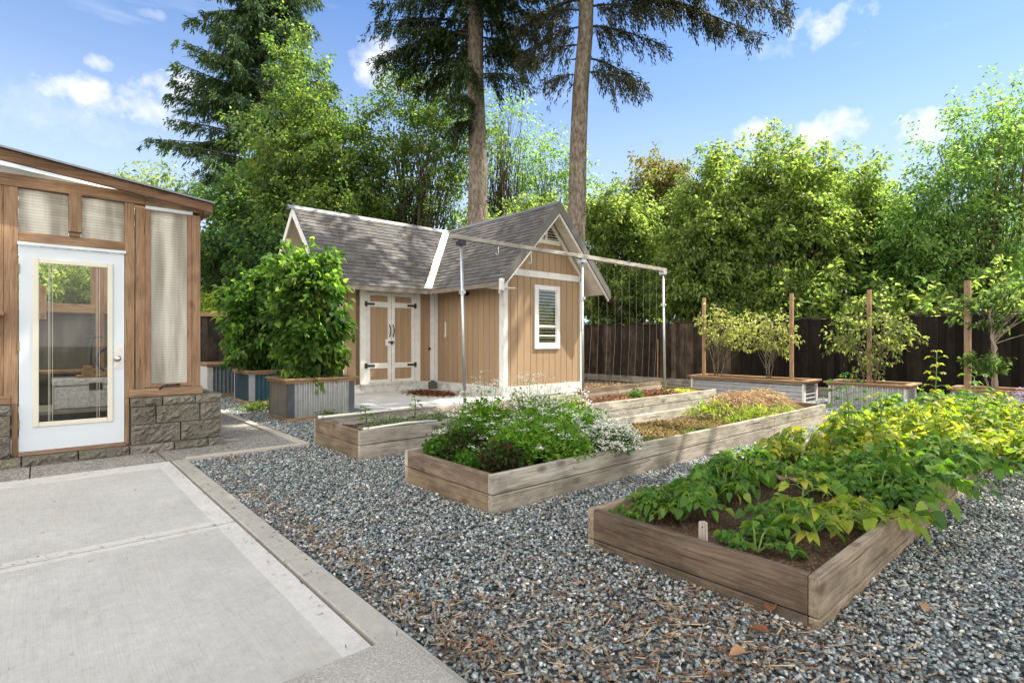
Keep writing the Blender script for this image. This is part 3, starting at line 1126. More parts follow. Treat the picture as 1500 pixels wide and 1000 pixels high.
    for xs, za, zb in (([-3, -2.5, -2, -1.55, -1.1, -.62, -.195], .10, .31), ([-3, -2.7, -2.2, -1.8, -1.3, -.8, -.4, -.195], .31, .505), ([-3, -2.5, -2, -1.5, -1, -.5, -.19], .505, .598)):
        for a, b in zip(xs[:-1], xs[1:]):
            block(a, b, 6.915 if zb < .59 else 6.905, 7.14, za, zb)
    xs = [-3, -2.5, -2, -1.5, -1, -.56]
    for a, b in zip(xs[:-1], xs[1:]):
        block(a, b, 6.855, 7.1, 0, .10)
    # side wall of the base
    for za, zb, o in ((.0, .31, 0), (.31, .505, .2), (.505, .598, .1)):
        y = 7.145
        while y < 10.1:
            mb.box(1.3, 1.6 - (0 if zb > .59 else .006), y, min(y + .42 - o * .5, 10.1) - .008, za + .003, zb - .003, jit=.2)
            y += .42 - o * .5
            o = 0
    mb.build('base_wall', BLOCK, g)
    # side and back
    for yy in (8.0, 9.0, 9.95):
        MB().box(1.312, 1.398, yy, yy + .09, .69, 2.64).build('post', CEDAR['z'], g, bevel=.004)
    MB().box(1.31, 1.40, Y + T + .002, 10.04, 2.642, 2.735).build('side_plate', CEDAR['y'], g)
    MB().box(1.31, 1.40, Y + T + .032, 10.04, .60, .688).build('side_plate', CEDAR['y'], g)
    for a, b in ((7.092, 7.998), (8.092, 8.998), (9.092, 9.948)):
        MB().box(1.35, 1.36, a, b, .69, 2.64, col=(1, 1, 1)).build('wall_panel', POLY, g)
    # inside: low back wall, rail, studs
    MB().box(-3.0, 1.3, 9.80, 9.86, .0, 1.60, jit=.03).build('back_wall', plain('dark_board', (.13, .13, .125), (.07, .07, .068), 3, .8, .2, bs=.2, vec=(3, 3, .5)), g)
    MB().box(-3.0, 1.3, 9.76, 9.90, 1.602, 1.73).build('back_rail', CEDAR['x'], g, bevel=.004)
    for xx in (-1.6, -.75, .57, .70, 1.2):
        MB().box(xx, xx + .085, 9.77, 9.86, 1.732, 2.74).build('stud', CEDAR['z'], g, bevel=.003)
    MB().box(-3.0, 1.4, 9.77, 9.86, 2.742, 2.83).build('back_plate', CEDAR['x'], g)
    MB().box(.0, .085, 9.68, 9.757, 1.5, 1.96).build('stud', CEDAR['z'], g, bevel=.003)
    MB().box(.57, .655, 8.9, 8.985, .1, 2.80).build('stud', CEDAR['z'], g, bevel=.003)
    MB().box(-3.0, 1.29, 7.15, 9.78, -.05, .10, col=(1, 1, 1)).build('floor', KERBM, g)
    # bench inside
    b = MB()
    b.box(-2.9, 1.28, 8.35, 9.2, .34, .378)
    for xx in (-2.5, -1.2, -.1, 1.15):
        b.box(xx, xx + .08, 8.4, 8.48, .10, .338)
        b.box(xx, xx + .08, 9.08, 9.16, .10, .338)
    b.build('bench', GREYW['x'], g)
    b = MB()
    b.box(-2.9, 1.28, 9.3, 9.75, .78, .81)
    b.build('shelf', CEDAR['x'], g)
    # lean-to roof falling towards the shed
    def zr(x):
        return 2.742 + (1.49 - x) * .1275
    xa, xb = -3.3, 1.49
    mb = MB()
    mb.prism([(xa, 6.80, zr(xa) + .022), (xb + .01, 6.80, zr(xb + .01) + .022), (xb + .01, 6.80, zr(xb) + .04), (xa, 6.80, zr(xa) + .04)], (0, .094, 0))
    mb.prism([(xb - .058, 6.895, zr(xb - .05) + .022), (xb + .01, 6.895, zr(xb + .01) + .022), (xb + .01, 6.895, zr(xb) + .04), (xb - .058, 6.895, zr(xb - .058) + .04)], (0, 3.3, 0))
    mb.build('roof_edge', ROOFEDGE, g)
    mb = MB()
    mb.prism([(xa, 6.895, zr(xa) + .022), (xb - .06, 6.895, zr(xb - .06) + .022), (xb - .06, 6.895, zr(xb - .06) + .034), (xa, 6.895, zr(xa) + .034)], (0, 3.3, 0))
    mb.build('roof_sheet', plain_sheet(), g)
    mb = MB()
    mb.prism([(xa, 6.84, zr(xa) - .10), (xb, 6.84, zr(xb) - .075), (xb, 6.84, zr(xb) + .02), (xa, 6.84, zr(xa) + .02)], (0, .04, 0))
    mb.build('fascia', wood('fascia_cedar', (.25, .15, .09), (.165, .095, .058), (.085, .05, .032), 'x', knots=.6, grain=9), g, bevel=.003)
    mb = MB()
    mb.box(1.44, 1.485, 6.885, 10.15, zr(1.49) - .085, zr(1.49) + .018)
    mb.build('fascia', CEDAR['y'], g, bevel=.003)
    mb = MB()
    for yy in (7.6, 8.4, 9.2):
        mb.prism([(xa, yy, zr(xa) - .08), (1.438, yy, zr(1.438) - .06), (1.438, yy, zr(1.438) + .02), (xa, yy, zr(xa) + .02)], (0, .045, 0))
    mb.build('rafter', CEDAR['x'], g)
    return g


greenhouse()

# things kept in the greenhouse
t = thing('toolbox', 'silver chequer-plate toolbox on the bench behind the greenhouse glass', 'toolbox', (.55, 8.6, .38))
MB().box(.14, .95, 8.42, 8.85, .382, .66, col=(1, 1, 1)).build('box_body', plain('chequer_plate', (.66, .66, .65), (.35, .35, .35), 28, .35, .5, .8, bs=1.0, bscale=55, bd=.006), t, bevel=.01)
MB().box(.125, .965, 8.405, 8.865, .663, .75, col=(1, 1, 1)).build('lid', bpy.data.materials['chequer_plate'], t, bevel=.012)
mb = MB()
mb.box(.47, .60, 8.385, 8.403, .60, .69)
mb.build('latch', BLACK, t, bevel=.004)
t = thing('wooden_clamp', 'pair of pale wooden blocks on a board lying on top of the toolbox', 'wooden blocks', (.55, 8.6, .752))
mb = MB()
mb.box(.36, .92, 8.45, 8.75, .752, .78)
mb.build('board', CEDAR['x'], t, bevel=.003)
MB().prism([(.40, 8.46, .782), (.53, 8.46, .782), (.50, 8.46, .90), (.42, 8.46, .90)], (0, .05, 0)).build('block', STAKE['x'], t, bevel=.003)
MB().prism([(.62, 8.46, .782), (.80, 8.46, .782), (.76, 8.46, .89), (.66, 8.46, .90)], (0, .05, 0)).build('block', STAKE['x'], t, bevel=.003)
t = thing('garden_hose', 'loops of blue garden hose hung behind the wooden blocks in the greenhouse', 'hose', (.6, 8.9, .8))
mb = MB()
pts = []
for i in range(40):
    a = i / 39 * 4 * math.pi
    r = .17 - .02 * i / 39
    pts.append((.72 + r * math.cos(a) * 1.0, 8.62 + .05 * i / 39, .965 + r * math.sin(a)))
mb.tube(pts, .011, 7)
mb.build('hose', RUBBER, t, smooth=True)
mb = MB()
mb.tube([(.50, 8.66, .785), (.50, 8.66, 1.1), (.52, 8.66, 1.25)], .016, 8)
mb.tube([(.44, 8.66, 1.25), (.62, 8.66, 1.26)], .014, 8)
mb.build('hose_stand', SLATE, t, smooth=True)

t = thing('wooden_bracket', 'sloping cedar board jutting from the greenhouse wall at the left edge', 'bracket', (-.33, 6.8, 1.45))
MB().prism([(-.52, 6.72, 1.62), (-.235, 6.72, 1.475), (-.235, 6.72, 1.435), (-.30, 6.72, 1.445), (-.52, 6.72, 1.55)], (0, .27, 0)).build('board', CEDAR['x'], t, bevel=.004)
MB().box(-.50, -.46, 6.76, 6.998, 1.40, 1.56).build('strut', CEDAR['z'], t, bevel=.003)


# ------------------------------------------------------------------ shed
def shed():
    s = thing('garden_shed', 'tan board shed with steep shingle roofs, white trim and double doors', 'shed', (8.0, 10.8, 0))
    Xl, Xr, Yf, Yw, Yb, Xm = 7.48, 10.02, 8.74, 11.4, 13.9, 4.98
    zf = .22

    def zs(x):          # underside of the wing roof at x
        return 4.14 - abs(x - 8.75) * 1.074

    # siding boards with open grooves on a backing
    def strips_front(mb):
        x = Xl
        while x < Xr - .01:
            b = min(x + .198, Xr)
            poly = [(x + .0065, Yf, zf), (b - .0065, Yf, zf)]
            if x < 8.75 < b:
                poly += [(b - .0065, Yf, zs(b)), (8.75, Yf, zs(8.75)), (x + .0065, Yf, zs(x))]
            else:
                poly += [(b - .0065, Yf, zs(b)), (x + .0065, Yf, zs(x))]
            g = random.uniform(.95, 1.05)
            mb.prism(poly, (0, .015, 0), 0, (g, g, g))
            x += .198
        mb.prism([(Xl, Yf + .015, zf), (Xr, Yf + .015, zf), (Xr, Yf + .015, zs(Xr)), (8.75, Yf + .015, zs(8.75)), (Xl, Yf + .015, zs(Xl))], (0, .08, 0), 0, (.45, .42, .4))
    mb = MB()
    strips_front(mb)
    mb.build('gable_wall', SIDING, s)
    mb = MB()
    y = Yf + .096
    while y < Yw - .01:
        b = min(y + .198, Yw)
        mb.box(Xl, Xl + .015, y + .0065, b - .0065, zf, 2.62, jit=.05)
        y += .198
    mb.box(Xl + .015, Xl + .09, Yf + .096, Yw + .1, zf, 2.62, col=(.45, .42, .4))
    mb.build('wing_wall', SIDING, s)
    mb = MB()
    x = Xm
    while x < Xl - .01:
        b = min(x + .198, Xl)
        if not (x > 5.35 and b < 7.05):
            mb.box(x + .0065, b - .0065, Yw, Yw + .015, zf, 2.62, jit=.05)
        x += .198
    mb.box(Xm, Xl + .014, Yw + .0155, Yw + .1, zf, 2.62, col=(.45, .42, .4))
    mb.build('door_wall', SIDING, s)
    # left gable end of the main part
    mb = MB()

    def zm(y):
        return 4.14 - abs(y - 12.65) * 1.074
    y = Yw
    while y < Yb - .01:
        b = min(y + .198, Yb)
        poly = [(Xm, y + .004, zf), (Xm, b - .004, zf)]
        if y < 12.65 < b:
            poly += [(Xm, b - .004, zm(b)), (Xm, 12.65, zm(12.65)), (Xm, y + .004, zm(y))]
        else:
            poly += [(Xm, b - .004, zm(b)), (Xm, y + .004, zm(y))]
        mb.prism(poly, (.012, 0, 0), 0, (1, 1, 1))
        y += .198
    mb.build('end_wall', SIDING, s)
    mb = MB()
    mb.box(Xm + .02, Xr - .02, Yb - .08, Yb, zf, 2.6, col=(1, 1, 1))
    mb.box(Xr - .09, Xr, Yf + .1, Yb - .09, zf, 2.7, col=(1, 1, 1))
    mb.build('back_wall', SIDING, s)
    # footing
    mb = MB()
    mb.box(Xl - .02, Xr + .02, Yf - .02, Yf + .1, -.05, zf - .002, col=(1, 1, 1))
    mb.box(Xl - .0225, Xl + .1, Yf + .101, Yw - .021, -.05, zf - .004, col=(1, 1, 1))
    mb.box(Xm - .02, Xl + .1, Yw - .02, Yw + .1, -.05, zf - .002, col=(1, 1, 1))
    mb.box(Xm - .02, Xm + .1, Yw + .101, Yb, -.05, zf - .004, col=(1, 1, 1))
    mb.build('footing', FOOTING, s, bevel=.008)
    # white trim
    def trim(x0, x1, y0, y1, za, zb, ax='z'):
        MB().box(x0, x1, y0, y1, za, zb, jit=.03).build('trim_board', WHITE, s, bevel=.003)
    trim(Xl - .018, Xl - .0005, Yf + .002, Yf + .13, zf, 2.55)
    trim(Xl - .018, Xl + .105, Yf - .018, Yf - .0005, zf, 2.66)
    trim(Xr - .10, Xr + .018, Yf - .018, Yf - .0005, zf, 2.66)
    trim(Xl - .02, Xl - .0005, Yw - .135, Yw - .018, zf, 2.50)
    trim(7.335, 7.458, Yw - .018, Yw - .0005, zf, 2.50)
    trim(Xm - .018, Xm + .10, Yw - .018, Yw - .0005, zf, 2.50)
    mb = MB()
    mb.prism([(Xl + .108, Yf - .022, 2.645), (Xr - .103, Yf - .022, 2.645), (Xr - .103, Yf - .022, 2.79), (Xl + .108, Yf - .022, 2.79)], (0, .0215, 0))
    mb.build('band_board', WHITE, s, bevel=.003)
    # vent in the gable point
    mb = MB()
    mb.box(8.28, 9.22, Yf - .024, Yf - .0005, 3.44, 3.545, col=(1, 1, 1))
    v = mb.build('vent_sill', CREAM, s, bevel=.003)
    mb = MB()
    mb.box(8.72, 8.79, Yf - .026, Yf - .001, 3.547, 4.0, col=(1, 1, 1))
    mb.build('vent_mullion', CREAM, v, bevel=.002)
    mb = MB()
    for k in range(7):
        z = 3.58 + k * .062
        h = (4.10 - z) / 1.074
        for a, b in ((8.75 - h + .03, 8.715), (8.795, 8.75 + h - .03)):
            if b - a > .05:
                mb.prism([(a, Yf - .004, z), (b, Yf - .004, z), (b, Yf - .022, z - .014), (a, Yf - .022, z - .014)], (0, 0, .008))
    mb.prism([(8.25, Yf - .0015, 3.55), (9.25, Yf - .0015, 3.55), (8.75, Yf - .0015, 4.09)], (0, .001, 0), 1)
    mb.build('louver', [CREAM, BLACK], v)
    # rake trim lying on the gable wall
    for sg in (-1, 1):
        mb = MB()
        x1 = 8.75 + sg * 1.24
        p = [(8.75, Yf - .03, zs(8.75) - .004), (x1, Yf - .03, zs(x1) - .004), (x1, Yf - .03, zs(x1) - .12), (8.75, Yf - .03, zs(8.75) - .135)]
        mb.prism(p, (0, .029, 0))
        mb.build('rake_trim', CREAM, s)

    # ---- window in the gable
    x0, x1, za, zb = 8.38, 9.20, 1.03, 2.48
    f = MB()
    w = .105
    f.box(x0, x0 + w, Yf - .035, Yf - .0005, za, zb, jit=.02)
    f.box(x1 - w, x1, Yf - .035, Yf - .0005, za, zb, jit=.02)
    f.box(x0 + w, x1 - w, Yf - .0345, Yf - .0005, zb - w, zb, jit=.02)
    f.box(x0 + w, x1 - w, Yf - .0345, Yf - .0005, za, za + w, jit=.02)
    win = f.build('window', WHITE, s, bevel=.003)
    f = MB()
    f.box(x0 + w, x1 - w, Yf - .026, Yf - .002, 1.52, 1.575, jit=.02)
    f.box(x0 + w, x1 - w, Yf - .018, Yf - .002, 1.315, 1.345, jit=.02)
    for a, b in ((x0 + w, x0 + w + .035), (x1 - w - .035, x1 - w)):
        f.box(a, b, Yf - .022, Yf - .002, za + w, 1.519, jit=.02)
        f.box(a, b - 0, Yf - .018, Yf - .002, 1.576, zb - w, jit=.02)
    f.box(x0 + w + .036, x1 - w - .036, Yf - .022, Yf - .002, za + w, za + w + .035, jit=.02)
    f.build('sash', WHITE, win, bevel=.002)
    MB().add([(x0 + w, Yf - .009, za + w), (x1 - w, Yf - .009, za + w), (x1 - w, Yf - .009, zb - w), (x0 + w, Yf - .009, zb - w)], [(0, 1, 2, 3)]).build('pane', GLASSW, win)
    b = MB()
    z = za + w + .05
    while z < zb - w - .03:
        b.prism([(x0 + w + .03, Yf - .0055, z), (x1 - w - .03, Yf - .0055, z), (x1 - w - .03, Yf - .0055, z + .034), (x0 + w + .03, Yf - .0055, z + .034)], (0, .001, 0))
        z += .072
    b.build('blind', CREAM, win)
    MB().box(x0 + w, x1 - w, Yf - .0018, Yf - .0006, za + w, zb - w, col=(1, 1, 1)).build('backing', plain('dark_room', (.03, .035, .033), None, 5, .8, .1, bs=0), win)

    # ---- double doors
    dx0, dx1 = 5.62, 6.88
    mid = 6.25
    dz0, dz1 = .245, 2.34
    yd = Yw - .03
    MB().box(5.46, dx0 - .004, yd, Yw + .015, zf, 2.49, jit=.03).build('door_post', WHITE, s, bevel=.003)
    MB().box(dx1 + .004, 7.04, yd, Yw + .015, zf, 2.49, jit=.03).build('door_post', WHITE, s, bevel=.003)
    MB().box(dx0 - .003, dx1 + .003, yd + .001, Yw + .015, dz1 + .008, 2.489, jit=.03).build('door_lintel', WHITE, s, bevel=.003)
    MB().box(5.46, 7.04, Yw - .05, Yw - .0205, .20, .243, jit=.03).build('door_sill', FOOTING, s, bevel=.004)
    for side in (0, 1):
        a, b = (dx0, mid - .005) if side == 0 else (mid + .005, dx1)
        p = MB()
        x = a + .05
        while x < b - .05:
            e = min(x + .098, b - .05)
            p.box(x + .0015, e - .0015, Yw - .006, Yw + .01, dz0 + .05, dz1 - .05, jit=.04)
            x += .098
        p.box(a + .05, b - .05, Yw + .0102, Yw + .015, dz0 + .05, dz1 - .05, col=(.5, .47, .44))
        leaf = p.build('door', SIDING, s)
        fr = MB()
        w = .088
        fr.box(a, a + w, yd + .006, Yw + .014, dz0, dz1, jit=.03)
        fr.box(b - w, b, yd + .006, Yw + .014, dz0, dz1, jit=.03)
        for za_, zb_ in ((dz0, dz0 + .07), (.575, .70), (2.0, 2.12), (dz1 - .075, dz1)):
            fr.box(a + w, b - w, yd + .0075, Yw + .012, za_, zb_, jit=.03)
        fr.build('door_frame', WHITE, leaf, bevel=.003)
        for zz in (.64, 2.06):
            h = MB()
            if side == 0:
                h.box(a - .05, a + .012, yd - .006, yd + .005, zz - .06, zz + .06, col=(1, 1, 1))
                h.box(a + .013, a + .20, yd - .003, yd + .0055, zz - .026, zz + .026, col=(1, 1, 1))
                h.tube([(a + .005, yd - .008, zz - .06), (a + .005, yd - .008, zz + .06)], .009, 8)
            else:
                h.box(b - .012, b + .05, yd - .006, yd + .005, zz - .06, zz + .06, col=(1, 1, 1))
                h.box(b - .20, b - .013, yd - .003, yd + .0055, zz - .026, zz + .026, col=(1, 1, 1))
                h.tube([(b - .005, yd - .008, zz - .06), (b - .005, yd - .008, zz + .06)], .009, 8)
            h.build('hinge', BLACK, leaf)
        hx = mid + (-.045 if side == 0 else .045)
        h = MB()
        h.tube([(hx, yd - .0, 1.34), (hx, yd - .035, 1.37), (hx + .004, yd - .045, 1.45), (hx, yd - .035, 1.53), (hx, yd - .0, 1.56)], [.012, .011, .013, .011, .012], 8)
        h.box(hx - .012, hx + .012, yd - .003, yd + .0052, 1.545, 1.60, col=(1, 1, 1))
        h.box(hx - .012, hx + .012, yd - .003, yd + .0052, 1.30, 1.355, col=(1, 1, 1))
        h.build('handle', BLACK, leaf, smooth=False)
        if side == 0:
            h = MB()
            h.box(mid - .16, mid - .015, yd - .004, yd + .005, 1.10, 1.26, col=(1, 1, 1))
            hp = h.build('hasp_plate', WHITE, leaf)
            h = MB()
            h.box(mid - .09, mid + .06, yd - .03, yd - .0045, 1.165, 1.20, col=(1, 1, 1))
            h.box(mid - .035, mid + .015, yd - .04, yd - .0305, 1.13, 1.21, col=(1, 1, 1))
            h.build('padlock', BLACK, hp, bevel=.003)

    # ---- roofs
    deck = MB()
    zt = 4.30       # top of ridge

    def slab(pts, th=.07):
        deck.prism(pts, (0, 0, -th), 0)
    E = 2.42
    k = (zt - E) / 1.75
    # main part, front slope (valley on its right) and back slope
    slab([(4.42, 10.9, E), (7.0, 10.9, E), (8.75, 12.65, zt), (4.42, 12.65, zt)])
    slab([(4.42, 12.652, zt), (8.75, 12.652, zt), (7.0, 14.4, E), (4.42, 14.4, E)])
    # wing
    slab([(7.0, 8.3, E), (8.748, 8.3, zt), (8.748, 12.648, zt), (7.0, 10.898, E)])
    slab([(8.752, 8.3, zt), (10.5, 8.3, E), (10.5, 14.4, E), (8.752, 14.4, zt)])
    deck.build('roof_deck', SOFFIT, s)
    # soffit boards under the projecting gable: butted planks with visible joints
    sb = MB()
    for sg in (-1, 1):
        q = 0
        while q < 1.70:
            q2 = min(q + .115, 1.72)
            a0, a1 = 8.75 + sg * (q + .003), 8.75 + sg * (q2 - .003)
            za_, zb_ = zt - .082 - (q + .003) * k, zt - .082 - (q2 - .003) * k
            g = random.uniform(.93, 1.05)
            sb.prism([(a0, 8.335, za_), (a1, 8.335, zb_), (a1, 8.335, zb_ - .01), (a0, 8.335, za_ - .01)], (0, Yf - 8.335 - .031, 0), 0, (g, g, g))
            q += .115
    sb.build('soffit', SOFFIT, s)
    # rake boards
    def rake(y, mat, nm, depth, z_off, th, x_ext=1.78):
        for sg in (-1, 1):
            x1 = 8.75 + sg * x_ext
            z1 = zt - x_ext * k
            p = [(8.75, y, zt + z_off), (x1, y, z1 + z_off), (x1, y, z1 + z_off - depth), (8.75, y, zt + z_off - depth * 1.22)]
            m_ = MB()
            m_.prism(p, (0, th, 0))
            m_.build(nm, mat, s)
    rake(8.268, FASCIA, 'rake_board', .20, .03, .03)
    rake(8.300, WHITE, 'rake_board', .235, -.0, .034, 1.755)
    for sg in (-1, 1):
        y1 = 12.65 + sg * 1.75
        m_ = MB()
        m_.prism([(4.39, 12.65, zt + .01), (4.39, y1, E + .01), (4.39, y1, E - .16), (4.39, 12.65, zt - .20)], (.03, 0, 0))
        m_.build('rake_board', WHITE, s)
    # eave boards
    m_ = MB()
    m_.box(4.42, 7.0, 10.875, 10.898, E - .10, E - .004)
    m_.build('eave_board', plain('eave_grey', (.20, .175, .15), (.15, .13, .11), 6, .7, .2, bs=.2), s)
    m_ = MB()
    m_.box(6.975, 6.998, 8.335, 10.874, E - .10, E - .004)
    m_.build('eave_board', bpy.data.materials['eave_grey'], s)
    m_ = MB()
    m_.box(6.95, 7.04, 8.20, 8.266, E - .19, E + .05, col=(1, 1, 1))
    m_.build('eave_block', WHITE, s, bevel=.003)
    m_ = MB()
    m_.box(7.02, 7.46, 8.34, 8.73, E - .115, E - .105, col=(1, 1, 1))
    m_.build('eave_return', WHITE, s)

    # shingles: every tab its own little slab, courses overlapping
    sh = MB()
    rnd = random.Random(5)

    def course_plane(O, u, up, length, lim, exposure=.128):
        """O eave corner, u along the eave, up unit vector upslope; lim(t)->(u0,u1)"""
        O = Vector(O)
        u = Vector(u)
        up = Vector(up)
        nrm = u.cross(up).normalized()
        if nrm.z < 0:
            nrm = -nrm
        nn = int(length / exposure)
        for c in range(nn + 1):
            s0 = c * exposure
            s1 = min(s0 + exposure * 1.25, length)
            if s1 - s0 < .02:
                continue
            ua, ub = lim((s0 + exposure * .5) / length)
            x = ua - rnd.uniform(0, .25)
            cg = rnd.uniform(.94, 1.06)
            while x < ub:
                wd = rnd.choice((.14, .17, .2, .24, .3))
                a, b = max(x, ua), min(x + wd, ub)
                if b - a > .02:
                    g = cg * rnd.uniform(.78, 1.25)
                    wm = rnd.uniform(.96, 1.05)
                    lift = .015 + rnd.uniform(0, .008)
                    e = rnd.uniform(0, .012)
                    p0 = O + u * (a + .001) + up * (s0 - .012 + e)
                    p1 = O + u * (b - .001) + up * (s0 - .012 + e)
                    p2 = O + u * (b - .001) + up * s1
                    p3 = O + u * (a + .001) + up * s1
                    v_ = [p0 + nrm * lift, p1 + nrm * lift, p2 + nrm * .003, p3 + nrm * .003, p0 + nrm * .001, p1 + nrm * .001]
                    sh.add([tuple(q) for q in v_], [(0, 1, 2, 3), (4, 5, 1, 0), (4, 0, 3), (5, 2, 1)], 0, (g * wm, g, g / wm))
                x += wd
    Ls = math.hypot(1.75, zt - E)
    up = Vector((0, 1.75, zt - E)).normalized()
    course_plane((4.40, 10.885, E), (1, 0, 0), up, Ls, lambda t: (0, 2.6 + 1.75 * t))
    course_plane((4.40, 14.415, E), (1, 0, 0), (0, -up.y, up.z), Ls, lambda t: (0, 2.6 + 1.75 * t))
    course_plane((6.985, 8.27, E), (0, 1, 0), (up.y, 0, up.z), Ls, lambda t: (0, 2.63 + 1.75 * t))
    course_plane((10.515, 8.27, E), (0, 1, 0), (-up.y, 0, up.z), Ls, lambda t: (0, 6.1))
    sh.build('shingles', SHINGLE, s)
    # ridge caps and valley flashing
    def cap(p, q, across, wdt=.13):
        p, q = Vector(p), Vector(q)
        a = Vector(across)
        m_ = MB()
        dn = Vector((0, 0, -wdt * k * .95))
        for sg in (-1, 1):
            m_.prism([p + Vector((0, 0, .05)), q + Vector((0, 0, .05)), q + a * sg * wdt + dn + Vector((0, 0, .05)), p + a * sg * wdt + dn + Vector((0, 0, .05))], (0, 0, -.008))
        m_.build('ridge_cap', RIDGE, s)
    cap((4.30, 12.65, zt), (8.75, 12.65, zt), (0, 1, 0), .09)
    cap((8.75, 8.30, zt), (8.75, 12.6, zt), (1, 0, 0), .07)
    m_ = MB()
    pv, qv = Vector((6.99, 10.87, E + .035)), Vector((8.66, 12.56, zt - .055))
    for (dx, dy), tpr in (((-.15, 0), 1), ((0, -.10), 1)):
        dd = Vector((dx, dy, .03 if dx else .03))
        # each wing of the flashing lies on its own roof slope
        m_.prism([pv, qv, qv + Vector((dx, 0, 0)) if dx else qv + Vector((0, dy, 0)), pv + Vector((dx, 0, 0)) if dx else pv + Vector((0, dy, 0))], (0, 0, .010))
    m_.build('valley_flashing', FLASH, s)
    # fittings on the wing wall
    h = MB()
    h.box(Xl - .03, Xl - .001, 9.95, 10.25, 2.28, 2.345, col=(1, 1, 1))
    h.box(Xl - .11, Xl - .031, 9.98, 10.06, 2.25, 2.33, col=(1, 1, 1))
    h.box(Xl - .11, Xl - .031, 10.14, 10.22, 2.25, 2.33, col=(1, 1, 1))
    h.build('wall_lamp', BLACK, s, bevel=.006)
    h = MB()
    h.box(Xl - .014, Xl - .0005, 10.90, 10.945, 1.32, 1.68, col=(1, 1, 1))
    h.box(Xl - .03, Xl - .0145, 10.905, 10.94, 1.30, 1.37, col=(1, 1, 1))
    h.build('hasp', WHITE, s, bevel=.003)
    h = MB()
    h.tube([(7.31, Yw - .03, 1.02), (7.31, Yw, 1.02)], .035, 10)
    h.build('latch', BLACK, s)
    h = MB()
    h.tube([(7.40, Yw - .045, 2.40), (7.40, Yw - .02, 2.40)], .03, 10)
    h.build('eave_hook', BLACK, s)
    return s


shed()
t = thing('drain_block', 'dark square drain block on the slab in the shed corner', 'drain', (7.33, 11.25, .03))
mb = MB()
mb.box(7.24, 7.40, 11.18, 11.33, .031, .20)
mb.build('block', plain('dark_block', (.10, .09, .08), None, 20, .9, .1, bs=.5), t, bevel=.01)
MB().tube([(7.32, 11.255, .2005), (7.32, 11.255, .24)], .045, 14).build('pipe', SLATE, t)

# heap of rusty needles on the slab
rng = np.random.default_rng(9)
n = 2600
q = rng.normal(size=(n, 2)) * .42
P = np.stack([6.62 + q[:, 0] * .42 + q[:, 1] * .12, 10.22 + q[:, 1] * .78 - q[:, 0] * .15, .032 + rng.uniform(0, .03, n)], 1)
P = P[(P[:, 0] < 7.4)]
n = len(P)
a = rng.uniform(0, 6.28, n)
D = np.stack([np.cos(a), np.sin(a), rng.normal(0, .12, n)], 1)
V, F = leaves_quads(P, unit(D), unit(rng.normal(0, .3, (n, 3)) + np.array([0, 0, 1])), rng.uniform(.05, .13, n), rng.uniform(.02, .05, n), .05)
o = link_mesh('needle_heap', V, F, [STRAWM], C=rpal(rng, [(.15, .06, .03, 3), (.22, .10, .05, 2), (.08, .035, .02, 2)], n))
tag(o, 'spread of rust-brown fallen needles on the pale slab before the shed corner', 'needle litter', kind='stuff')


# ------------------------------------------------------------------ trellis
def trellis():
    Y = 5.9
    t = thing('trellis_frame', 'galvanised pipe trellis with a grey top plank and hanging strings', 'trellis', (6.75, Y, .17))
    for x, lean in ((4.36, -.07), (6.79, -.03), (9.22, -.08)):
        mb = MB()
        mb.tube([(x, Y, .10), (x + lean, Y, 2.565)], .022, 12)
        p = mb.build('post', GALV, t, smooth=True)
        mb = MB()
        f = .72 if x < 5 else .74
        xc = x + lean * f
        zc = .10 + 2.455 * f
        mb.tube([(xc, Y, zc - .04), (xc, Y, zc + .04)], .03, 12)
        mb.box(xc - .02, xc + .02, Y - .05, Y + .05, zc - .02, zc + .02)
        mb.build('clamp', GALV, p)
        mb = MB()
        mb.box(x + lean - .05, x + lean + .05, Y - .055, Y + .055, 2.50, 2.558)
        mb.build('bracket', BLACK if x < 5 else GALV, p, bevel=.004)
    b = MB()
    b.bar((4.12, Y, 2.60), (6.6, Y, 2.605), .07, .058)
    b.bar((6.603, Y + .002, 2.605), (9.22, Y, 2.595), .083, .068)
    b.build('beam', PLANKW['x'], t, bevel=.006)
    MB().bar((6.7, Y + .045, .36), (9.32, Y + .045, .39), .03, .085).build('rail', BEDW['x'], t, bevel=.003)
    MB().bar((6.85, Y + .01, .26), (9.25, Y + .02, .27), .03, .06).build('rail', BEDW['x'], t, bevel=.003)
    for i in range(10):
        x = 6.98 + i * .215
        mb = MB()
        mb.tube([(x, Y, 2.565), (x + random.uniform(-.01, .01), Y + random.uniform(-.02, .03), 1.3), (x + random.uniform(-.02, .02), Y + .045, .38)], .0014, 5)
        mb.build('string', STRING, t)
    for x, l in ((4.95, .10), (5.6, .17)):
        mb = MB()
        mb.tube([(x, Y, 2.56), (x, Y, 2.56 - l), (x - .02, Y, 2.53 - l), (x - .045, Y, 2.545 - l), (x - .045, Y, 2.57 - l)], .006, 6)
        mb.build('hook', GALV, t)
    return t


trellis()
t = thing('bamboo_cane', 'thin pale cane leaning on the fence behind the trellis', 'cane', (12.9, 8.2, 0))
MB().tube([(12.75, 8.4, .0), (13.3, 8.75, 1.25)], .014, 7).build('cane', STAKE['z'], t)
MB().tube([(13.0, 8.56, .56), (13.012, 8.568, .59)], .018, 7).build('node', STAKE['z'], t)


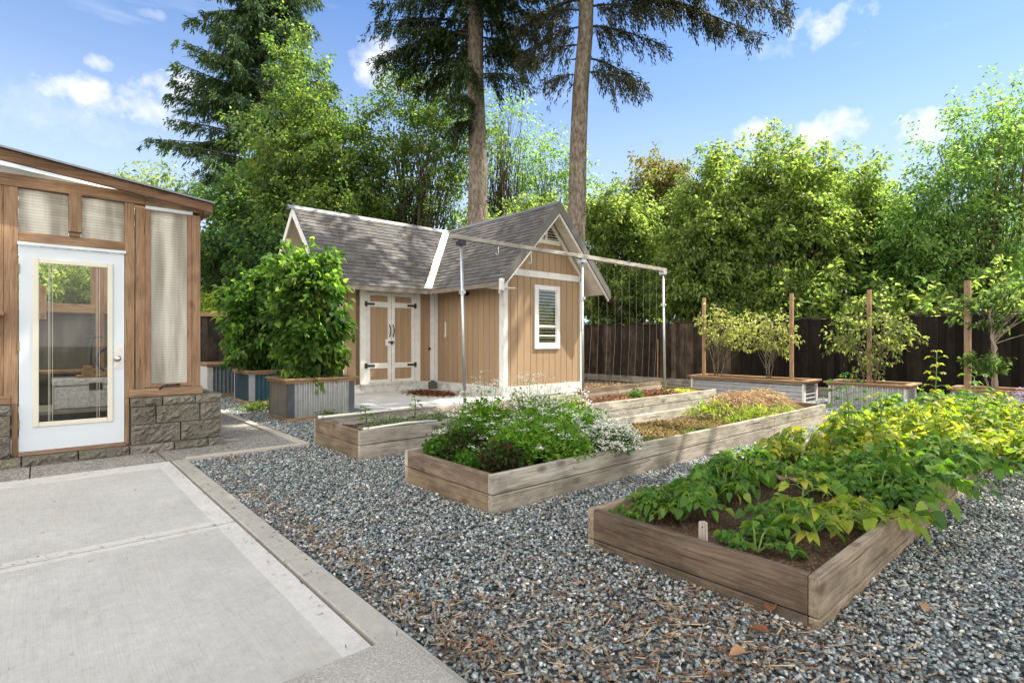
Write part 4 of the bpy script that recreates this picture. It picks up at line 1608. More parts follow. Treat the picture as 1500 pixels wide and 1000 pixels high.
# ------------------------------------------------------------------ fences
def fence_y(label, x, y0, y1, h):
    f = thing('board_fence', label, 'fence', (x, (y0 + y1) / 2, 0))
    mb = MB()
    y = y0
    k = 0
    while y < y1:
        w = .145
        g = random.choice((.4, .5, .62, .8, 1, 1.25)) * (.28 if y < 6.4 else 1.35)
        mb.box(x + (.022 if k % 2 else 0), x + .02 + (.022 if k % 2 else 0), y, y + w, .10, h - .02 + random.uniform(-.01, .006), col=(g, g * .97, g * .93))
        y += w - .012
        k += 1
    mb.build('board_panel', FENCEW['z'], f)
    mb = MB()
    mb.box(x - .03, x + .08, y0, y1, h - .012, h + .022)
    mb.build('cap_rail', FENCEW['y'], f, bevel=.004)
    mb = MB()
    mb.box(x - .04, x + .0, y0, y1, -.02, .16)
    mb.build('base_timber', BEDS['y'], f, bevel=.006)
    mb = MB()
    mb.box(x + .046, x + .09, y0, y1, h - .30, h - .21)
    mb.box(x + .046, x + .09, y0, y1, .35, .44)
    mb.build('back_rail', FENCEW['y'], f)
    for yy in np.arange(y0 + .25, y1, 2.45):
        MB().box(x - .09 if abs(yy - 8.7) < 1.3 else x + .046, x - .001 if abs(yy - 8.7) < 1.3 else x + .14, yy, yy + .09, -.05, h + (.10 if abs(yy - 8.7) < 1.3 else -.02)).build('post', FENCEW['z'], f, bevel=.004)
    return f


fence_y('tall dark brown board fence behind the trellis and the right-hand planters', 13.4, -4.0, 15.9, 1.73)
f = thing('board_fence', 'dark fence with a pale top rail between the greenhouse and the metal planters', 'fence', (4.5, 17.0, 0))
mb = MB()
x = -3
while x < 11.5:
    g = random.choice((.5, .7, .9, 1.2))
    mb.box(x, x + .14, 17.0, 17.02, .05, 1.9, col=(g, g, g))
    x += .143
mb.build('board_panel', FENCEW['z'], f)
MB().box(-3, 11.5, 16.95, 17.07, 1.902, 2.02).build('cap_rail', STAKE['x'], f, bevel=.004)
mb = MB()
for xx in np.arange(-2.5, 11.5, 2.4):
    mb.box(xx, xx + .09, 17.021, 17.11, 0, 1.89)
mb.build('post', FENCEW['z'], f)


# ------------------------------------------------------------------ planters
def corrug(mb, p, q, z0, z1, depth=.022, pitch=.078, vertical=True, nrm=(0, -1, 0), mat=0):
    """corrugated sheet between plan points p and q"""
    p, q = Vector(p), Vector(q)
    L = (q - p).length
    u = (q - p).normalized()
    nr = Vector(nrm)
    if vertical:
        n = int(L / pitch * 8)
        vs = []
        for i in range(n + 1):
            s = L * i / n
            o = depth * math.cos(2 * math.pi * s / pitch)
            b = p + u * s + nr * o
            vs += [(b.x, b.y, z0), (b.x, b.y, z1)]
        fs = [(2 * i, 2 * i + 2, 2 * i + 3, 2 * i + 1) for i in range(n)]
    else:
        n = int((z1 - z0) / pitch * 8)
        vs = []
        for i in range(n + 1):
            z = z0 + (z1 - z0) * i / n
            o = depth * math.cos(2 * math.pi * (z - z0) / pitch)
            a, b = p + nr * o, q + nr * o
            vs += [(a.x, a.y, z), (b.x, b.y, z)]
        fs = [(2 * i, 2 * i + 1, 2 * i + 3, 2 * i + 2) for i in range(n)]
    mb.add(vs, fs, mat)


def metal_planter(label, x0, x1, y0, y1, h, sheet, corner, left, lip=.05, horiz=False, low_plinth=True, group=None, endcol=None, lipw=LIPW):
    p = thing('metal_planter', label, 'planter', ((x0 + x1) / 2, (y0 + y1) / 2, 0), group)
    zl = h - .075
    cw = .11
    z0 = .05 if low_plinth else .0
    # frame boards at the corners
    for xa in (x0, x1 - cw):
        for ya in (y0, y1 - .035):
            MB().box(xa, xa + cw, ya, ya + .035, z0, zl).build('corner_board', corner, p, bevel=.003)
    for ya, nr in ((y0 + .02, (0, -1, 0)), (y1 - .02, (0, 1, 0))):
        mb = MB()
        corrug(mb, (x0 + cw - .01, ya, 0), (x1 - cw + .01, ya, 0), z0, zl, vertical=not horiz, nrm=nr)
        mb.build('metal_sheet', sheet, p, smooth=True)
    if left == 'boards':
        for xa in (x0 + .002, x1 - .022):
            mb = MB()
            y = y0 + .036
            while y < y1 - .036:
                e = min(y + .14, y1 - .036)
                mb.box(xa, xa + .02, y + .001, e - .001, z0, zl)
                y += .14
            mb.build('end_boards', GREYW['z'], p, bevel=.002)
    else:
        for xa, nr in ((x0 + .016, (-1, 0, 0)), (x1 - .016, (1, 0, 0))):
            mb = MB()
            corrug(mb, (xa, y0 + .03, 0), (xa, y1 - .03, 0), z0, zl, vertical=not horiz, nrm=nr)
            mb.build('end_sheet', left, p, smooth=True)
    if low_plinth:
        mb = MB()
        mb.box(x0 - .012, x1 + .012, y0 - .012, y1 + .012, -.03, .049)
        mb.build('plinth', LIPW['x'], p, bevel=.004)
    w = .105
    for ya, yb in ((y0 - lip, y0 - lip + w), (y1 + lip - w, y1 + lip)):
        MB().box(x0 - lip, x1 + lip, ya, yb, h - .032, h).build('cap_board', lipw['x'], p, bevel=.004)
    for xa, xb in ((x0 - lip, x0 - lip + w), (x1 + lip - w, x1 + lip)):
        MB().box(xa, xb, y0 - lip + w + .002, y1 + lip - w - .002, h - .033, h - .001).build('cap_board', lipw['y'], p, bevel=.004)
    for ya, yb in ((y0 - .022, y0 - .001), (y1 + .001, y1 + .022)):
        MB().box(x0 - .02, x1 + .02, ya, yb, zl, h - .033).build('rim_board', lipw['x'], p, bevel=.003)
    for xa, xb in ((x0 - .022, x0 - .001), (x1 + .001, x1 + .022)):
        MB().box(xa, xb, y0, y1, zl + .001, h - .034).build('rim_board', lipw['y'], p, bevel=.003)
    V, F = soil_mesh(x0 + .02, x1 - .02, y0 + .025, y1 - .025, h - .08, .015, 8)
    link_mesh('soil', V - np.array(p.location), F, [SOIL], p)
    return p


PG = 'corrugated metal planters with timber rims'
metal_planter('nearest silver corrugated planter with a timber rim and a big leafy bush', 2.78, 3.84, 8.2, 9.05, .64, PALEGALV, SLATE, 'boards', group=PG)
metal_planter('blue corrugated planter between the silver planter and the farthest one', 3.02, 4.1, 11.0, 12.05, .64, BLUEGALV, plain('pale_board', (.42, .45, .46), (.34, .37, .38), 12, .6, .3, bs=.2), NAVY, group=PG)
metal_planter('farthest planter by the dark fence left of the bushes, mostly hidden', 2.78, 3.9, 13.2, 14.2, .72, plain('slate_corrugated', (.16, .19, .22), None, 12, .45, .4, .3, bs=.05), plain('pale_board_far', (.40, .41, .40), None, 12, .6, .3, bs=.2), PALEGALV, group=PG)

metal_planter('low planter with sideways ribs, two wooden stakes and two yellowing shrubs', 11.12, 11.85, 4.05, 6.45, .44, PALEGALV, WHITE, PALEGALV, lip=.06, horiz=True, low_plinth=False, group=PG, lipw=LIPW)
metal_planter('low planter with upright white ribs holding one shrub, before the dark fence', 11.12, 11.85, 2.42, 3.62, .46, PALEGALV, WHITE, PALEGALV, lip=.07, low_plinth=False, group=PG, lipw=STAKE)
metal_planter('low planter at the right edge with a small open tree, by the fence', 11.12, 11.85, -.7, 1.8, .45, PALEGALV, WHITE, PALEGALV, lip=.06, horiz=True, low_plinth=False, group=PG)

for (x, y, top, lab) in ((11.5, 6.34, 2.2, 'slim wooden stake left of the yellowing shrubs in the low planter'), (11.5, 4.42, 2.17, 'slim wooden stake right of the yellowing shrubs in the low planter'),
                         (11.5, 3.06, 2.15, 'wooden stake standing inside the pale shrub of the white-ribbed planter'), (11.5, 1.66, 2.2, 'thick wooden stake between the pale shrub and the small open tree')):
    t = thing('wooden_stake', lab, 'stake', (x, y, .38), 'wooden stakes along the fence')
    w = .065 if y > 2 else .085
    MB().box(x - w / 2, x + w / 2, y - w / 2, y + w / 2, .25, top).build('stake', STAKE['z'], t, bevel=.005)
    mb = MB()
    mb.tube([(x - w / 2 - .006, y, top - .1), (x - w / 2 + .006, y, top - .1)], .008, 6)
    mb.build('screw', BLACK, t)


# ------------------------------------------------------------------ shrubs in planters
def shrub(name, label, base, blobs, pal, seed, nclump, per, leaf, cat='shrub', group=None, stems=6, rclump=.2, big=True, bark=None, hang=.45, r0=.03, ntarget=45, fork=.1, mat=None, upb=.7):
    return tree(name, label, base, blobs, pal, nclump=nclump, per=per, rclump=rclump, leaf=leaf, r0=r0, fork=fork, stems=stems, ntarget=ntarget, seed=seed, cat=cat, group=group,
                droop=.2, bark=bark or BARKD, big=big, hang=hang, mat=mat, upb=upb)


BUSH = [(.085, .165, .038, 4), (.15, .245, .05, 3), (.05, .11, .028, 3), (.24, .33, .075, 1.6), (.13, .115, .055, .25)]
shrub('leafy_bush', 'tall dense green bush growing out of the nearest silver planter', (3.3, 8.6, .57),
      [(3.26, 8.6, 1.75, .38, .4, .75), (3.30, 8.6, 1.1, .34, .36, .5), (3.10, 8.65, 2.25, .26, .28, .36), (3.46, 8.55, 2.1, .25, .26, .40), (3.55, 8.6, 1.3, .18, .2, .4)], BUSH, 21, 230, 44, (.115, .078), group='bushes in the metal planters')
shrub('leafy_bush', 'darker green bush behind the tall one, in the blue planter', (3.5, 11.5, .57),
      [(3.4, 11.5, 1.45, .62, .55, .8), (3.25, 11.6, 2.05, .36, .36, .5), (3.7, 11.4, 2.3, .36, .36, .45), (2.95, 11.5, 1.2, .3, .3, .45)], [(c[0] * .85, c[1] * .9, c[2], c[3]) for c in BUSH], 22, 230, 44, (.115, .078), group='bushes in the metal planters')

YEL = [(.30, .285, .14, 3), (.22, .23, .10, 3), (.40, .37, .22, 1.5), (.15, .175, .07, 2)]
shrub('berry_shrub', 'yellowing thin shrub beside the left wooden stake in the low planter', (11.5, 6.0, .4),
      [(11.5, 5.95, 1.45, .35, .45, .45), (11.5, 6.2, 1.75, .25, .3, .35), (11.5, 5.6, 1.35, .3, .35, .3)], YEL, 31, 52, 22, (.075, .042), rclump=.16, stems=5, r0=.022, ntarget=20, bark=BARKS, group='yellowing shrubs', big=False)
shrub('berry_shrub', 'yellowing spreading shrub beside the right wooden stake in the low planter', (11.5, 4.9, .4),
      [(11.5, 4.95, 1.4, .38, .55, .32), (11.5, 4.7, 1.25, .3, .4, .35), (11.5, 5.3, 1.5, .3, .3, .25)], YEL, 32, 60, 22, (.075, .042), rclump=.16, stems=5, r0=.024, ntarget=20, bark=BARKS, group='yellowing shrubs', big=False)
PSH = [(.17, .20, .085, 3), (.24, .26, .12, 2), (.11, .14, .05, 3), (.30, .29, .16, 1)]
shrub('berry_shrub', 'pale green shrub wrapped round the stake in the white-ribbed planter', (11.5, 3.05, .4),
      [(11.5, 3.05, 1.3, .45, .62, .5), (11.5, 3.15, 1.8, .3, .32, .35), (11.5, 2.6, 1.35, .3, .32, .25), (11.5, 3.4, 1.35, .3, .32, .25), (11.5, 3.1, .75, .3, .4, .25)], PSH, 33, 90, 20, (.08, .045), rclump=.15, stems=5, r0=.025, ntarget=26, bark=BARKS, big=False)
shrub('small_tree', 'small open tree with bare forked pale stems in the right-edge planter', (11.5, 1.25, .4),
      [(11.5, 1.45, 1.75, .3, .35, .18), (11.5, .95, 1.95, .35, .45, .2), (11.5, 1.35, 1.5, .2, .3, .1), (11.5, .6, 1.6, .3, .3, .15)], [(.10, .15, .05, 3), (.15, .2, .08, 2), (.06, .1, .035, 2)], 34, 42, 34, (.09, .05), cat='tree', rclump=.17, stems=2, r0=.06, ntarget=11, fork=.65, bark=BARKL, big=False)
shrub('sapling', 'little green seedling at the foot of the small open tree', (11.4, 1.35, .4),
      [(11.35, 1.42, .82, .2, .25, .12)], [(.08, .14, .04, 3), (.13, .19, .06, 2)], 35, 14, 30, (.07, .045), cat='sapling', rclump=.12, stems=3, r0=.015, ntarget=10, fork=.1, bark=BARKL, big=False)


# ------------------------------------------------------------------ bed plants
def compound_leaves(rng, base, stems, hgt, spread, leafl, pal, pairs=4, up=False, arch=.5):
    """arching leaf stalks with pairs of leaflets; returns leaf mesh arrays and stalk tubes"""
    P, D, Nn, L, W = [], [], [], [], []
    st = MB()
    for s in range(stems):
        a = rng.uniform(0, 6.283)
        r = spread * rng.uniform(.35, 1.0)
        h = hgt * rng.uniform(.55, 1.05) * (1 if up else (1.15 - .5 * r / spread))
        dirv = np.array([math.cos(a), math.sin(a), 0])
        b = np.array(base) + dirv * rng.uniform(0, .05)
        p1 = b + dirv * r * .35 + np.array([0, 0, h * .75])
        p2 = b + dirv * r * .75 + np.array([0, 0, h])
        p3 = b + dirv * r * 1.15 + np.array([0, 0, h * (1 - arch * .5)])
        pts = [b, p1, p2, p3]
        st.tube(pts, [.007, .006, .004, .002], 5, caps=False)
        pairs = 6
        for k in range(pairs * 2 + 1):
            t = .25 + .75 * (k // 2) / pairs
            if k == pairs * 2:
                t = 1.0
            x = t * 3
            i = min(int(x), 2)
            f = x - i
            p = pts[i] * (1 - f) + pts[i + 1] * f
            ax = unit((pts[i + 1] - pts[i])[None])[0]
            side = np.cross(ax, [0, 0, 1.0])
            side /= np.linalg.norm(side) + 1e-9
            sg = 1 if k % 2 else -1
            d = ax * .45 + side * sg * 1.0 + np.array([0, 0, rng.uniform(-.25, .3)])
            if k == pairs * 2:
                d = ax + np.array([0, 0, -.2])
            P.append(p)
            D.append(d + rng.normal(0, .18, 3))
            Nn.append(np.array([0, 0, 1.0]) + rng.normal(0, .45, 3))
            l = leafl * .74 * rng.uniform(.6, 1.25) * (.75 + .5 * t)
            L.append(l)
            W.append(l * rng.uniform(.62, .88))
    P, D, Nn = np.array(P), unit(np.array(D)), unit(np.array(Nn))
    V, F, k = leaves_fold(P, D, Nn, np.array(L), np.array(W), droop=.28)
    C = np.repeat(rpal(rng, pal, len(P), .22), k, axis=0)
    return V, F, C, st


POT = [(0.09, 0.202, 0.036, 4), (0.139, 0.261, 0.043, 3), (0.065, 0.149, 0.036, 2), (0.227, 0.314, 0.058, 1)]
POTY = [(0.23, 0.31, 0.045, 3), (0.333, 0.38, 0.06, 2.5), (0.149, 0.241, 0.035, 3), (0.414, 0.38, 0.08, 1)]


def plant(name, label, base, pal, stems, hgt, spread, leafl, seed, cat='plant', group=None, pairs=4, rot=0, stalk=None):
    rng = np.random.default_rng(seed)
    r = thing(name, label, cat, base, group)
    V, F, C, st = compound_leaves(rng, base, stems, hgt, spread, leafl, pal, pairs)
    link_mesh('foliage', V - np.array(base), F, [LEAFT], r, C=C)
    st.build('stalks', stalk or STEMG, r, smooth=True)
    return r


# (x, y, palette, stems, height, spread, leaf, label)
z3 = .13
plants3 = [
    (2.92, 1.76, POT, 22, .25, .26, .07, 'green potato plant in the left front of the nearest bed'),
    (3.45, 1.76, POT, 22, .27, .29, .075, 'bushy green potato plant second along the left board of the nearest bed'),
    (3.85, 1.80, POT, 24, .32, .32, .08, 'green potato plant third along the left board of the nearest bed'),
    (2.74, 1.22, POT, 8, .13, .16, .065, 'small young potato plant right of the short marker stake'),
    (3.2, 1.25, POT, 14, .18, .26, .075, 'broad-leaved plant in the open soil at the centre of the nearest bed'),
    (3.95, 1.00, POT, 22, .30, .33, .085, 'dark green potato plant spilling over the right board of the nearest bed'),
    (3.45, .93, POTY, 11, .20, .26, .085, 'front plant hanging over the right board onto the gravel'),
    (4.25, 1.45, POT, 16, .26, .30, .08, 'green potato plant behind the open soil at the middle of the bed'),
    (4.40, .98, POT, 30, .38, .40, .09, 'potato plant with leaves drooping down to the gravel, second along the right board'),
    (4.95, 1.30, POTY, 26, .42, .38, .085, 'yellow-green potato plant where the lit half of the bed begins'),
    (5.00, 1.85, POTY, 22, .30, .34, .08, 'low yellow-green plant beside the left board, near the gap to the next bed'),
    (5.15, .85, POT, 26, .38, .38, .09, 'green potato plant third along the right board'),
    (5.60, 1.60, POTY, 28, .44, .38, .085, 'bright yellow potato plant left of centre in the far half'),
    (5.80, 1.05, POTY, 28, .50, .40, .085, 'bright yellow potato plant at the centre of the far half'),
    (6.00, .62, POTY, 24, .38, .38, .085, 'yellow plant leaning out over the right gravel'),
    (6.40, 1.75, POTY, 26, .46, .38, .085, 'yellow-green plant near the back left of the bed'),
    (6.50, 1.25, POTY, 28, .56, .42, .09, 'tall yellow-green plant in the crest of the far half'),
    (6.70, .70, POTY, 26, .48, .40, .085, 'yellow-green plant at the right of the crest'),
    (7.30, 1.60, POT, 28, .56, .42, .09, 'green plant at the back of the bed before the white-ribbed planter'),
    (7.40, .95, POTY, 28, .58, .44, .09, 'yellow-green plant at the back right of the bed'),
    (8.20, 1.30, POT, 28, .58, .44, .09, 'farthest green plant at the end of the nearest bed'),
    (2.60, 1.93, POT, 5, .10, .09, .045, 'tiny seedling in the left front corner of the nearest bed'),
]
for i, (x, y, pal, st, h, sp, ll, lab) in enumerate(plants3):
    plant('potato_plant', lab, (x, y, z3), pal, int(st * 1.35), h, sp, ll, 100 + i, group='potato plants in the nearest bed')


def upright(name, label, base, h, pal, seed, leafl=.10, whorls=7, lean=(0, 0), top=.16):
    rng = np.random.default_rng(seed)
    r = thing(name, label, 'plant', base, None)
    b = np.array(base)
    tip = b + np.array([lean[0], lean[1], h])
    st = MB()
    pts = [b, b * .66 + tip * .34 + rng.normal(0, .012, 3), b * .33 + tip * .67 + rng.normal(0, .015, 3), tip]
    st.tube(pts, [.009, .008, .006, .003], 6)
    P, D, Nn, L = [], [], [], []
    for k in range(whorls):
        t = .28 + .72 * k / (whorls - 1)
        x = t * 3
        i = min(int(x), 2)
        p = pts[i] * (1 - (x - i)) + pts[i + 1] * (x - i)
        for j in range(2):
            a = k * 1.57 + j * 3.14 + rng.normal(0, .25)
            d = np.array([math.cos(a), math.sin(a), rng.uniform(.1, .5)])
            q = p + d * top * rng.uniform(.6, 1.0) * (1.15 - .6 * t)
            st.tube([p, p * .5 + q * .5 + np.array([0, 0, .012]), q], [.003, .0025, .002], 4, caps=False)
            for e in (-1.0, -.4, .3, .9):
                d2 = np.array([math.cos(a + e), math.sin(a + e), rng.uniform(-.35, .1)])
                P.append(q)
                D.append(d2)
                Nn.append(np.array([0, 0, 1]) + rng.normal(0, .3, 3))
                L.append(leafl * rng.uniform(.75, 1.2) * (1.2 - .6 * t))
    P, D, Nn, L = np.array(P), unit(np.array(D)), unit(np.array(Nn)), np.array(L)
    V, F, k = leaves_fold(P, D, Nn, L, L * .55, droop=.25)
    link_mesh('foliage', V - b, F, [LEAFT], r, C=np.repeat(rpal(rng, pal, len(P)), k, axis=0))
    st.build('stem', STEMG, r, smooth=True)
    return r


upright('tall_plant', 'single upright leafy stem near the front right corner of the nearest bed', (2.95, 1.02, z3), .40, POTY, 201, .09, 8, (-.05, .03), .12)
upright('tall_plant', 'tallest upright stem rising above the yellow plants in the nearest bed', (5.0, 1.48, z3), .78, POT, 202, .085, 11, (.0, .02), .16)
upright('tall_plant', 'thinner upright stem just right of the tallest stem', (5.45, 1.40, z3), .60, POTY, 203, .08, 9, (.05, -.02), .14)
upright('tall_plant', 'upright leafy stem above the yellow plants near the right-edge planter', (6.9, .95, z3), .72, POT, 204, .10, 8, (.03, .0), .15)
upright('tall_plant', 'slim stem with a leafy tip standing before the thick wooden stake', (7.9, 1.42, z3), .95, POTY, 205, .085, 9, (.0, .0), .12)


# white flowering herbs: stems, feathery leaves, flat flower heads
def herb(name, label, base, rx, ry, h, seed, pal, nleaf, leaf, nhead, flower=(.80, .80, .74), group=None, cat='plant', headr=.027, stemcol=None, dome=.55, headtop=1.0, petal=.014):
    rng = np.random.default_rng(seed)
    r = thing(name, label, cat, base, group)
    b = np.array(base)
    # leafy dome
    n = nleaf
    a = rng.uniform(0, 6.283, n)
    q = np.sqrt(rng.uniform(0, 1, n))
    prof = h * (1 - dome * q ** 2) * rng.uniform(.8, 1.1, n)
    z = prof * rng.uniform(.05, 1.0, n) ** .6 * .92
    P = np.stack([b[0] + np.cos(a) * q * rx, b[1] + np.sin(a) * q * ry, b[2] + z], 1)
    ncl = max(6, n // 45)
    cc = P[rng.integers(0, n, ncl)]
    w = rng.integers(0, ncl, n)
    P = P * .45 + (cc[w] + rng.normal(0, .055, (n, 3))) * .55
    D = unit(np.stack([np.cos(a) * q, np.sin(a) * q, rng.uniform(-.1, .9, n)], 1) + rng.normal(0, .55, (n, 3)))
    Nn = unit(rng.normal(0, .6, (n, 3)) + np.array([0, 0, .7]))
    L = leaf * rng.uniform(.6, 1.4, n)
    V, F = leaves_quads(P, D, Nn, L, L * rng.uniform(.35, .7, n), droop=.15)
    C = rpal(rng, pal, n) * rng.uniform(.85, 1.15, ncl)[w][:, None]
    link_mesh('foliage', V - b, F, [LEAFT], r, C=C)
    st = MB()
    # flower heads on stems
    PP, DD, NN, LL, CC = [], [], [], [], []
    for k in range(nhead):
        a = rng.uniform(0, 6.283)
        q = math.sqrt(rng.uniform(0, 1))
        hh = h * headtop * (1 - dome * q ** 2) * rng.uniform(.88, 1.12)
        c = np.array([b[0] + math.cos(a) * q * rx * 1.05, b[1] + math.sin(a) * q * ry * 1.05, b[2] + hh])
        if k % 2 == 0:
            g = np.array([b[0] + math.cos(a) * q * rx * .5, b[1] + math.sin(a) * q * ry * .5, b[2]])
            st.tube([g, g * .4 + c * .6 + np.array([0, 0, .03]), c], [.004, .003, .0015], 4, caps=False)
        m = rng.integers(16, 28)
        for j in range(m):
            o = rng.normal(0, 1, 3) * np.array([headr, headr, headr * .22])
            PP.append(c + o)
            DD.append(np.array([rng.normal(), rng.normal(), rng.normal(0, .25)]))
            NN.append(np.array([0, 0, 1]) + rng.normal(0, .3, 3))
            LL.append(petal * rng.uniform(.7, 1.5))
            CC.append(np.array(flower) * rng.uniform(.82, 1.1))
    if nhead:
        PP, DD, NN, LL = np.array(PP), unit(np.array(DD)), unit(np.array(NN)), np.array(LL)
        V, F = leaves_quads(PP, DD, NN, LL, LL * .9, .05)
        link_mesh('flowers', V - b, F, [PETAL], r, C=np.array(CC))
    for k in range(14):
        a = rng.uniform(0, 6.283)
        c = b + np.array([math.cos(a) * rx * .6, math.sin(a) * ry * .6, h * .55])
        st.tube([b + (c - b) * np.array([.4, .4, 0]), c], [.005, .002], 4, caps=False)
    st.build('stems', stemcol or STEMG, r, smooth=True)
    return r


z2 = .17
HERB = [(0.125, 0.257, 0.033, 4), (0.188, 0.338, 0.05, 3), (0.081, 0.189, 0.028, 3), (0.263, 0.378, 0.066, 1)]
HERBD = [(0.066, 0.163, 0.024, 4), (0.108, 0.237, 0.033, 3), (0.048, 0.119, 0.022, 3)]
HB = 'white-flowered herbs in the middle bed'
herb('flowering_herb', 'tall white-flowered herb at the back of the middle bed, before the shed corner', (3.05, 3.85, z2), .36, .32, .68, 301, HERB, 2600, .045, 60, group=HB)
herb('flowering_herb', 'tallest white flower heads in the middle bed, before the shed window wall', (3.65, 3.80, z2), .38, .32, .70, 302, HERB, 2600, .045, 60, group=HB)
herb('flowering_herb', 'white-flowered herb at the centre of the middle bed', (3.35, 3.40, z2), .40, .36, .54, 303, HERB, 3200, .045, 46, group=HB)
herb('flowering_herb', 'bright green herb with few flowers near the front of the middle bed', (2.95, 3.25, z2), .36, .32, .44, 304, HERB, 3200, .042, 16, group=HB)
herb('flowering_herb', 'white-flowered herb by the trellis post on the right of the clump', (4.1, 3.75, z2), .36, .32, .56, 305, HERB, 2600, .045, 50, group=HB)
herb('flowering_herb', 'green herb at the left end of the middle bed, below the white heads', (2.72, 3.68, z2), .26, .27, .46, 306, HERBD, 2600, .042, 10, group=HB)
herb('flowering_herb', 'green herb between the dark red plant and the white cushion', (3.3, 3.05, z2), .30, .20, .34, 307, HERB, 2200, .04, 4, group=HB)
herb('flowering_herb', 'herb with white heads at the right end of the tall clump', (3.95, 3.3, z2), .30, .26, .40, 308, HERB, 2200, .042, 34, group=HB)
herb('white_flower_cushion', 'cushion of small white flowers spilling over the side board of the middle bed', (3.78, 2.98, .24), .34, .24, .25, 311, HERBD, 1800, .035, 190, flower=(.86, .85, .78), headr=.028, dome=.75, petal=.014, cat='flowers')
herb('fennel_plant', 'feathery dark green plant in the left corner of the middle bed', (2.57, 3.84, z2), .13, .11, .26, 312, HERBD, 1700, .04, 0)
herb('fennel_plant', 'low feathery green plant along the end board of the middle bed', (2.56, 3.35, z2), .12, .26, .20, 313, HERBD, 2400, .035, 3)
REDP = [(.045, .028, .02, 3), (.035, .06, .02, 4), (.07, .022, .026, 1.4), (.05, .10, .025, 3)]
herb('red_flower_plant', 'dark red-leaved plant with crimson flowers at the front of the middle bed', (2.64, 3.10, z2), .18, .14, .28, 314, REDP, 1500, .045, 3, flower=(.17, .012, .045), headr=.012, petal=.018, group='dark red plants in the middle bed')
herb('red_flower_plant', 'dark red plant with a few crimson blooms at the left of the clump', (2.64, 3.58, z2), .18, .18, .36, 315, REDP, 1500, .045, 3, flower=(.18, .015, .04), headr=.012, petal=.018, group='dark red plants in the middle bed')
SILV = [(.22, .27, .2, 3), (.13, .19, .10, 3), (.3, .34, .28, 1.5)]
herb('silver_herb', 'low silvery green herb along the front board of the trellis bed', (2.95, 5.32, .20), .42, .20, .17, 316, SILV, 2600, .03, 26, flower=(.6, .58, .62), headr=.02, petal=.009)
herb('silver_herb', 'low silvery green herb right of its twin, beside the white flowers', (3.55, 5.35, .20), .32, .2, .18, 317, SILV, 2000, .03, 20, flower=(.6, .58, .62), headr=.02, petal=.009)
upright('young_plant', 'pale young plant standing by the back edge of the trellis bed', (3.6, 5.95, .2), .30, SILV, 206, .07, 5, (0, 0), .08)
upright('young_plant', 'small young plant near the left end of the trellis bed', (2.95, 6.0, .2), .22, POT, 207, .06, 5, (0, 0), .08)


# ground cover, straw, mulch
def tufts(name, label, cat, spots, seed, pal, n, l, w, mat=STRAWM, kind=None, lie=.4, base_z=.17, comb=(0, 0)):
    rng = np.random.default_rng(seed)
    P = []
    for (x, y, rx, ry, h, k) in spots:
        m = int(n * k)
        a = rng.uniform(0, 6.283, m)
        q = np.sqrt(rng.uniform(0, 1, m))
        P.append(np.stack([x + np.cos(a) * q * rx, y + np.sin(a) * q * ry, base_z + h * (1 - q ** 2) ** .7 * rng.uniform(.15, 1, m) ** .5], 1))
    P = np.concatenate(P)
    n = len(P)
    D = unit(np.stack([rng.normal(comb[0], 1, n), rng.normal(comb[1], 1, n), rng.normal(lie, .5, n)], 1))
    Nn = unit(rng.normal(0, .5, (n, 3)) + np.array([0, 0, 1]))
    L = l * rng.uniform(.5, 1.4, n)
    V, F = leaves_quads(P, D, Nn, L, w * rng.uniform(.6, 1.3, n), .1, droop=.35)
    o = link_mesh(name, V, F, [mat], C=rpal(rng, pal, n, .25))
    return tag(o, label, cat, kind=kind)


# dry grass mound
r = thing('dry_grass_mound', 'mound of dry straw-coloured grass with a green fringe in the middle bed', 'grass mound', (7.4, 3.45, z2))
o = tufts('dry_blades', None, None, [(7.05, 3.45, .5, .42, .36, 1), (7.7, 3.4, .6, .42, .35, 1), (8.05, 3.4, .35, .38, .25, .5)], 41, [(.42, .30, .18, 3), (.34, .225, .125, 3), (.56, .44, .31, 1.6), (.22, .14, .08, 1.5), (.25, .26, .09, .8)], 3600, .17, .012, lie=.0, comb=(-.3, -.9))
o.parent = r
o.matrix_parent_inverse = Matrix.Translation(-Vector(r.location))
o = tufts('green_blades', None, None, [(6.7, 3.05, .55, .14, .2, 1), (7.4, 3.0, .6, .12, .16, .7), (6.55, 3.5, .3, .35, .25, .9)], 42, [(.20, .30, .04, 3), (.30, .36, .06, 2), (.10, .20, .03, 2)], 420, .13, .016, mat=LEAFT, lie=1.2)
o.parent = r
o.matrix_parent_inverse = Matrix.Translation(-Vector(r.location))

tufts('creeping_cover', None, None, [(4.7, 3.6, .7, .4, .05, 1), (5.6, 3.5, .8, .45, .06, 1.2), (6.1, 3.2, .6, .3, .05, .8), (5.2, 3.1, .7, .2, .05, .8)], 43,
      [(.28, .175, .07, 3), (.36, .255, .12, 2.2), (.17, .15, .055, 2.5), (.10, .13, .04, 2.5), (.42, .34, .22, 1), (.10, .075, .05, 1.5)], 4200, .045, .02, kind='stuff', base_z=z2)
tufts('green_cover', None, None, [(5.4, 3.05, .55, .14, .07, 1), (4.55, 3.1, .3, .15, .06, .6), (5.0, 3.85, .35, .12, .08, .5)], 44, [(.10, .15, .03, 3), (.16, .19, .05, 2), (.2, .17, .06, 1)], 1500, .045, .022, mat=LEAFT, kind='stuff', lie=.8, base_z=z2)
tufts('wood_mulch', None, None, [(7.3, 5.6, .9, .5, .06, 1), (8.5, 5.6, .6, .5, .10, 1), (6.4, 5.6, .6, .5, .04, .7), (5.2, 5.6, .9, .5, .03, .5)], 45, [(.17, .085, .05, 3), (.26, .14, .085, 2), (.09, .05, .035, 2), (.36, .23, .15, 1)], 1700, .075, .035, kind='stuff', lie=.3, base_z=.2)
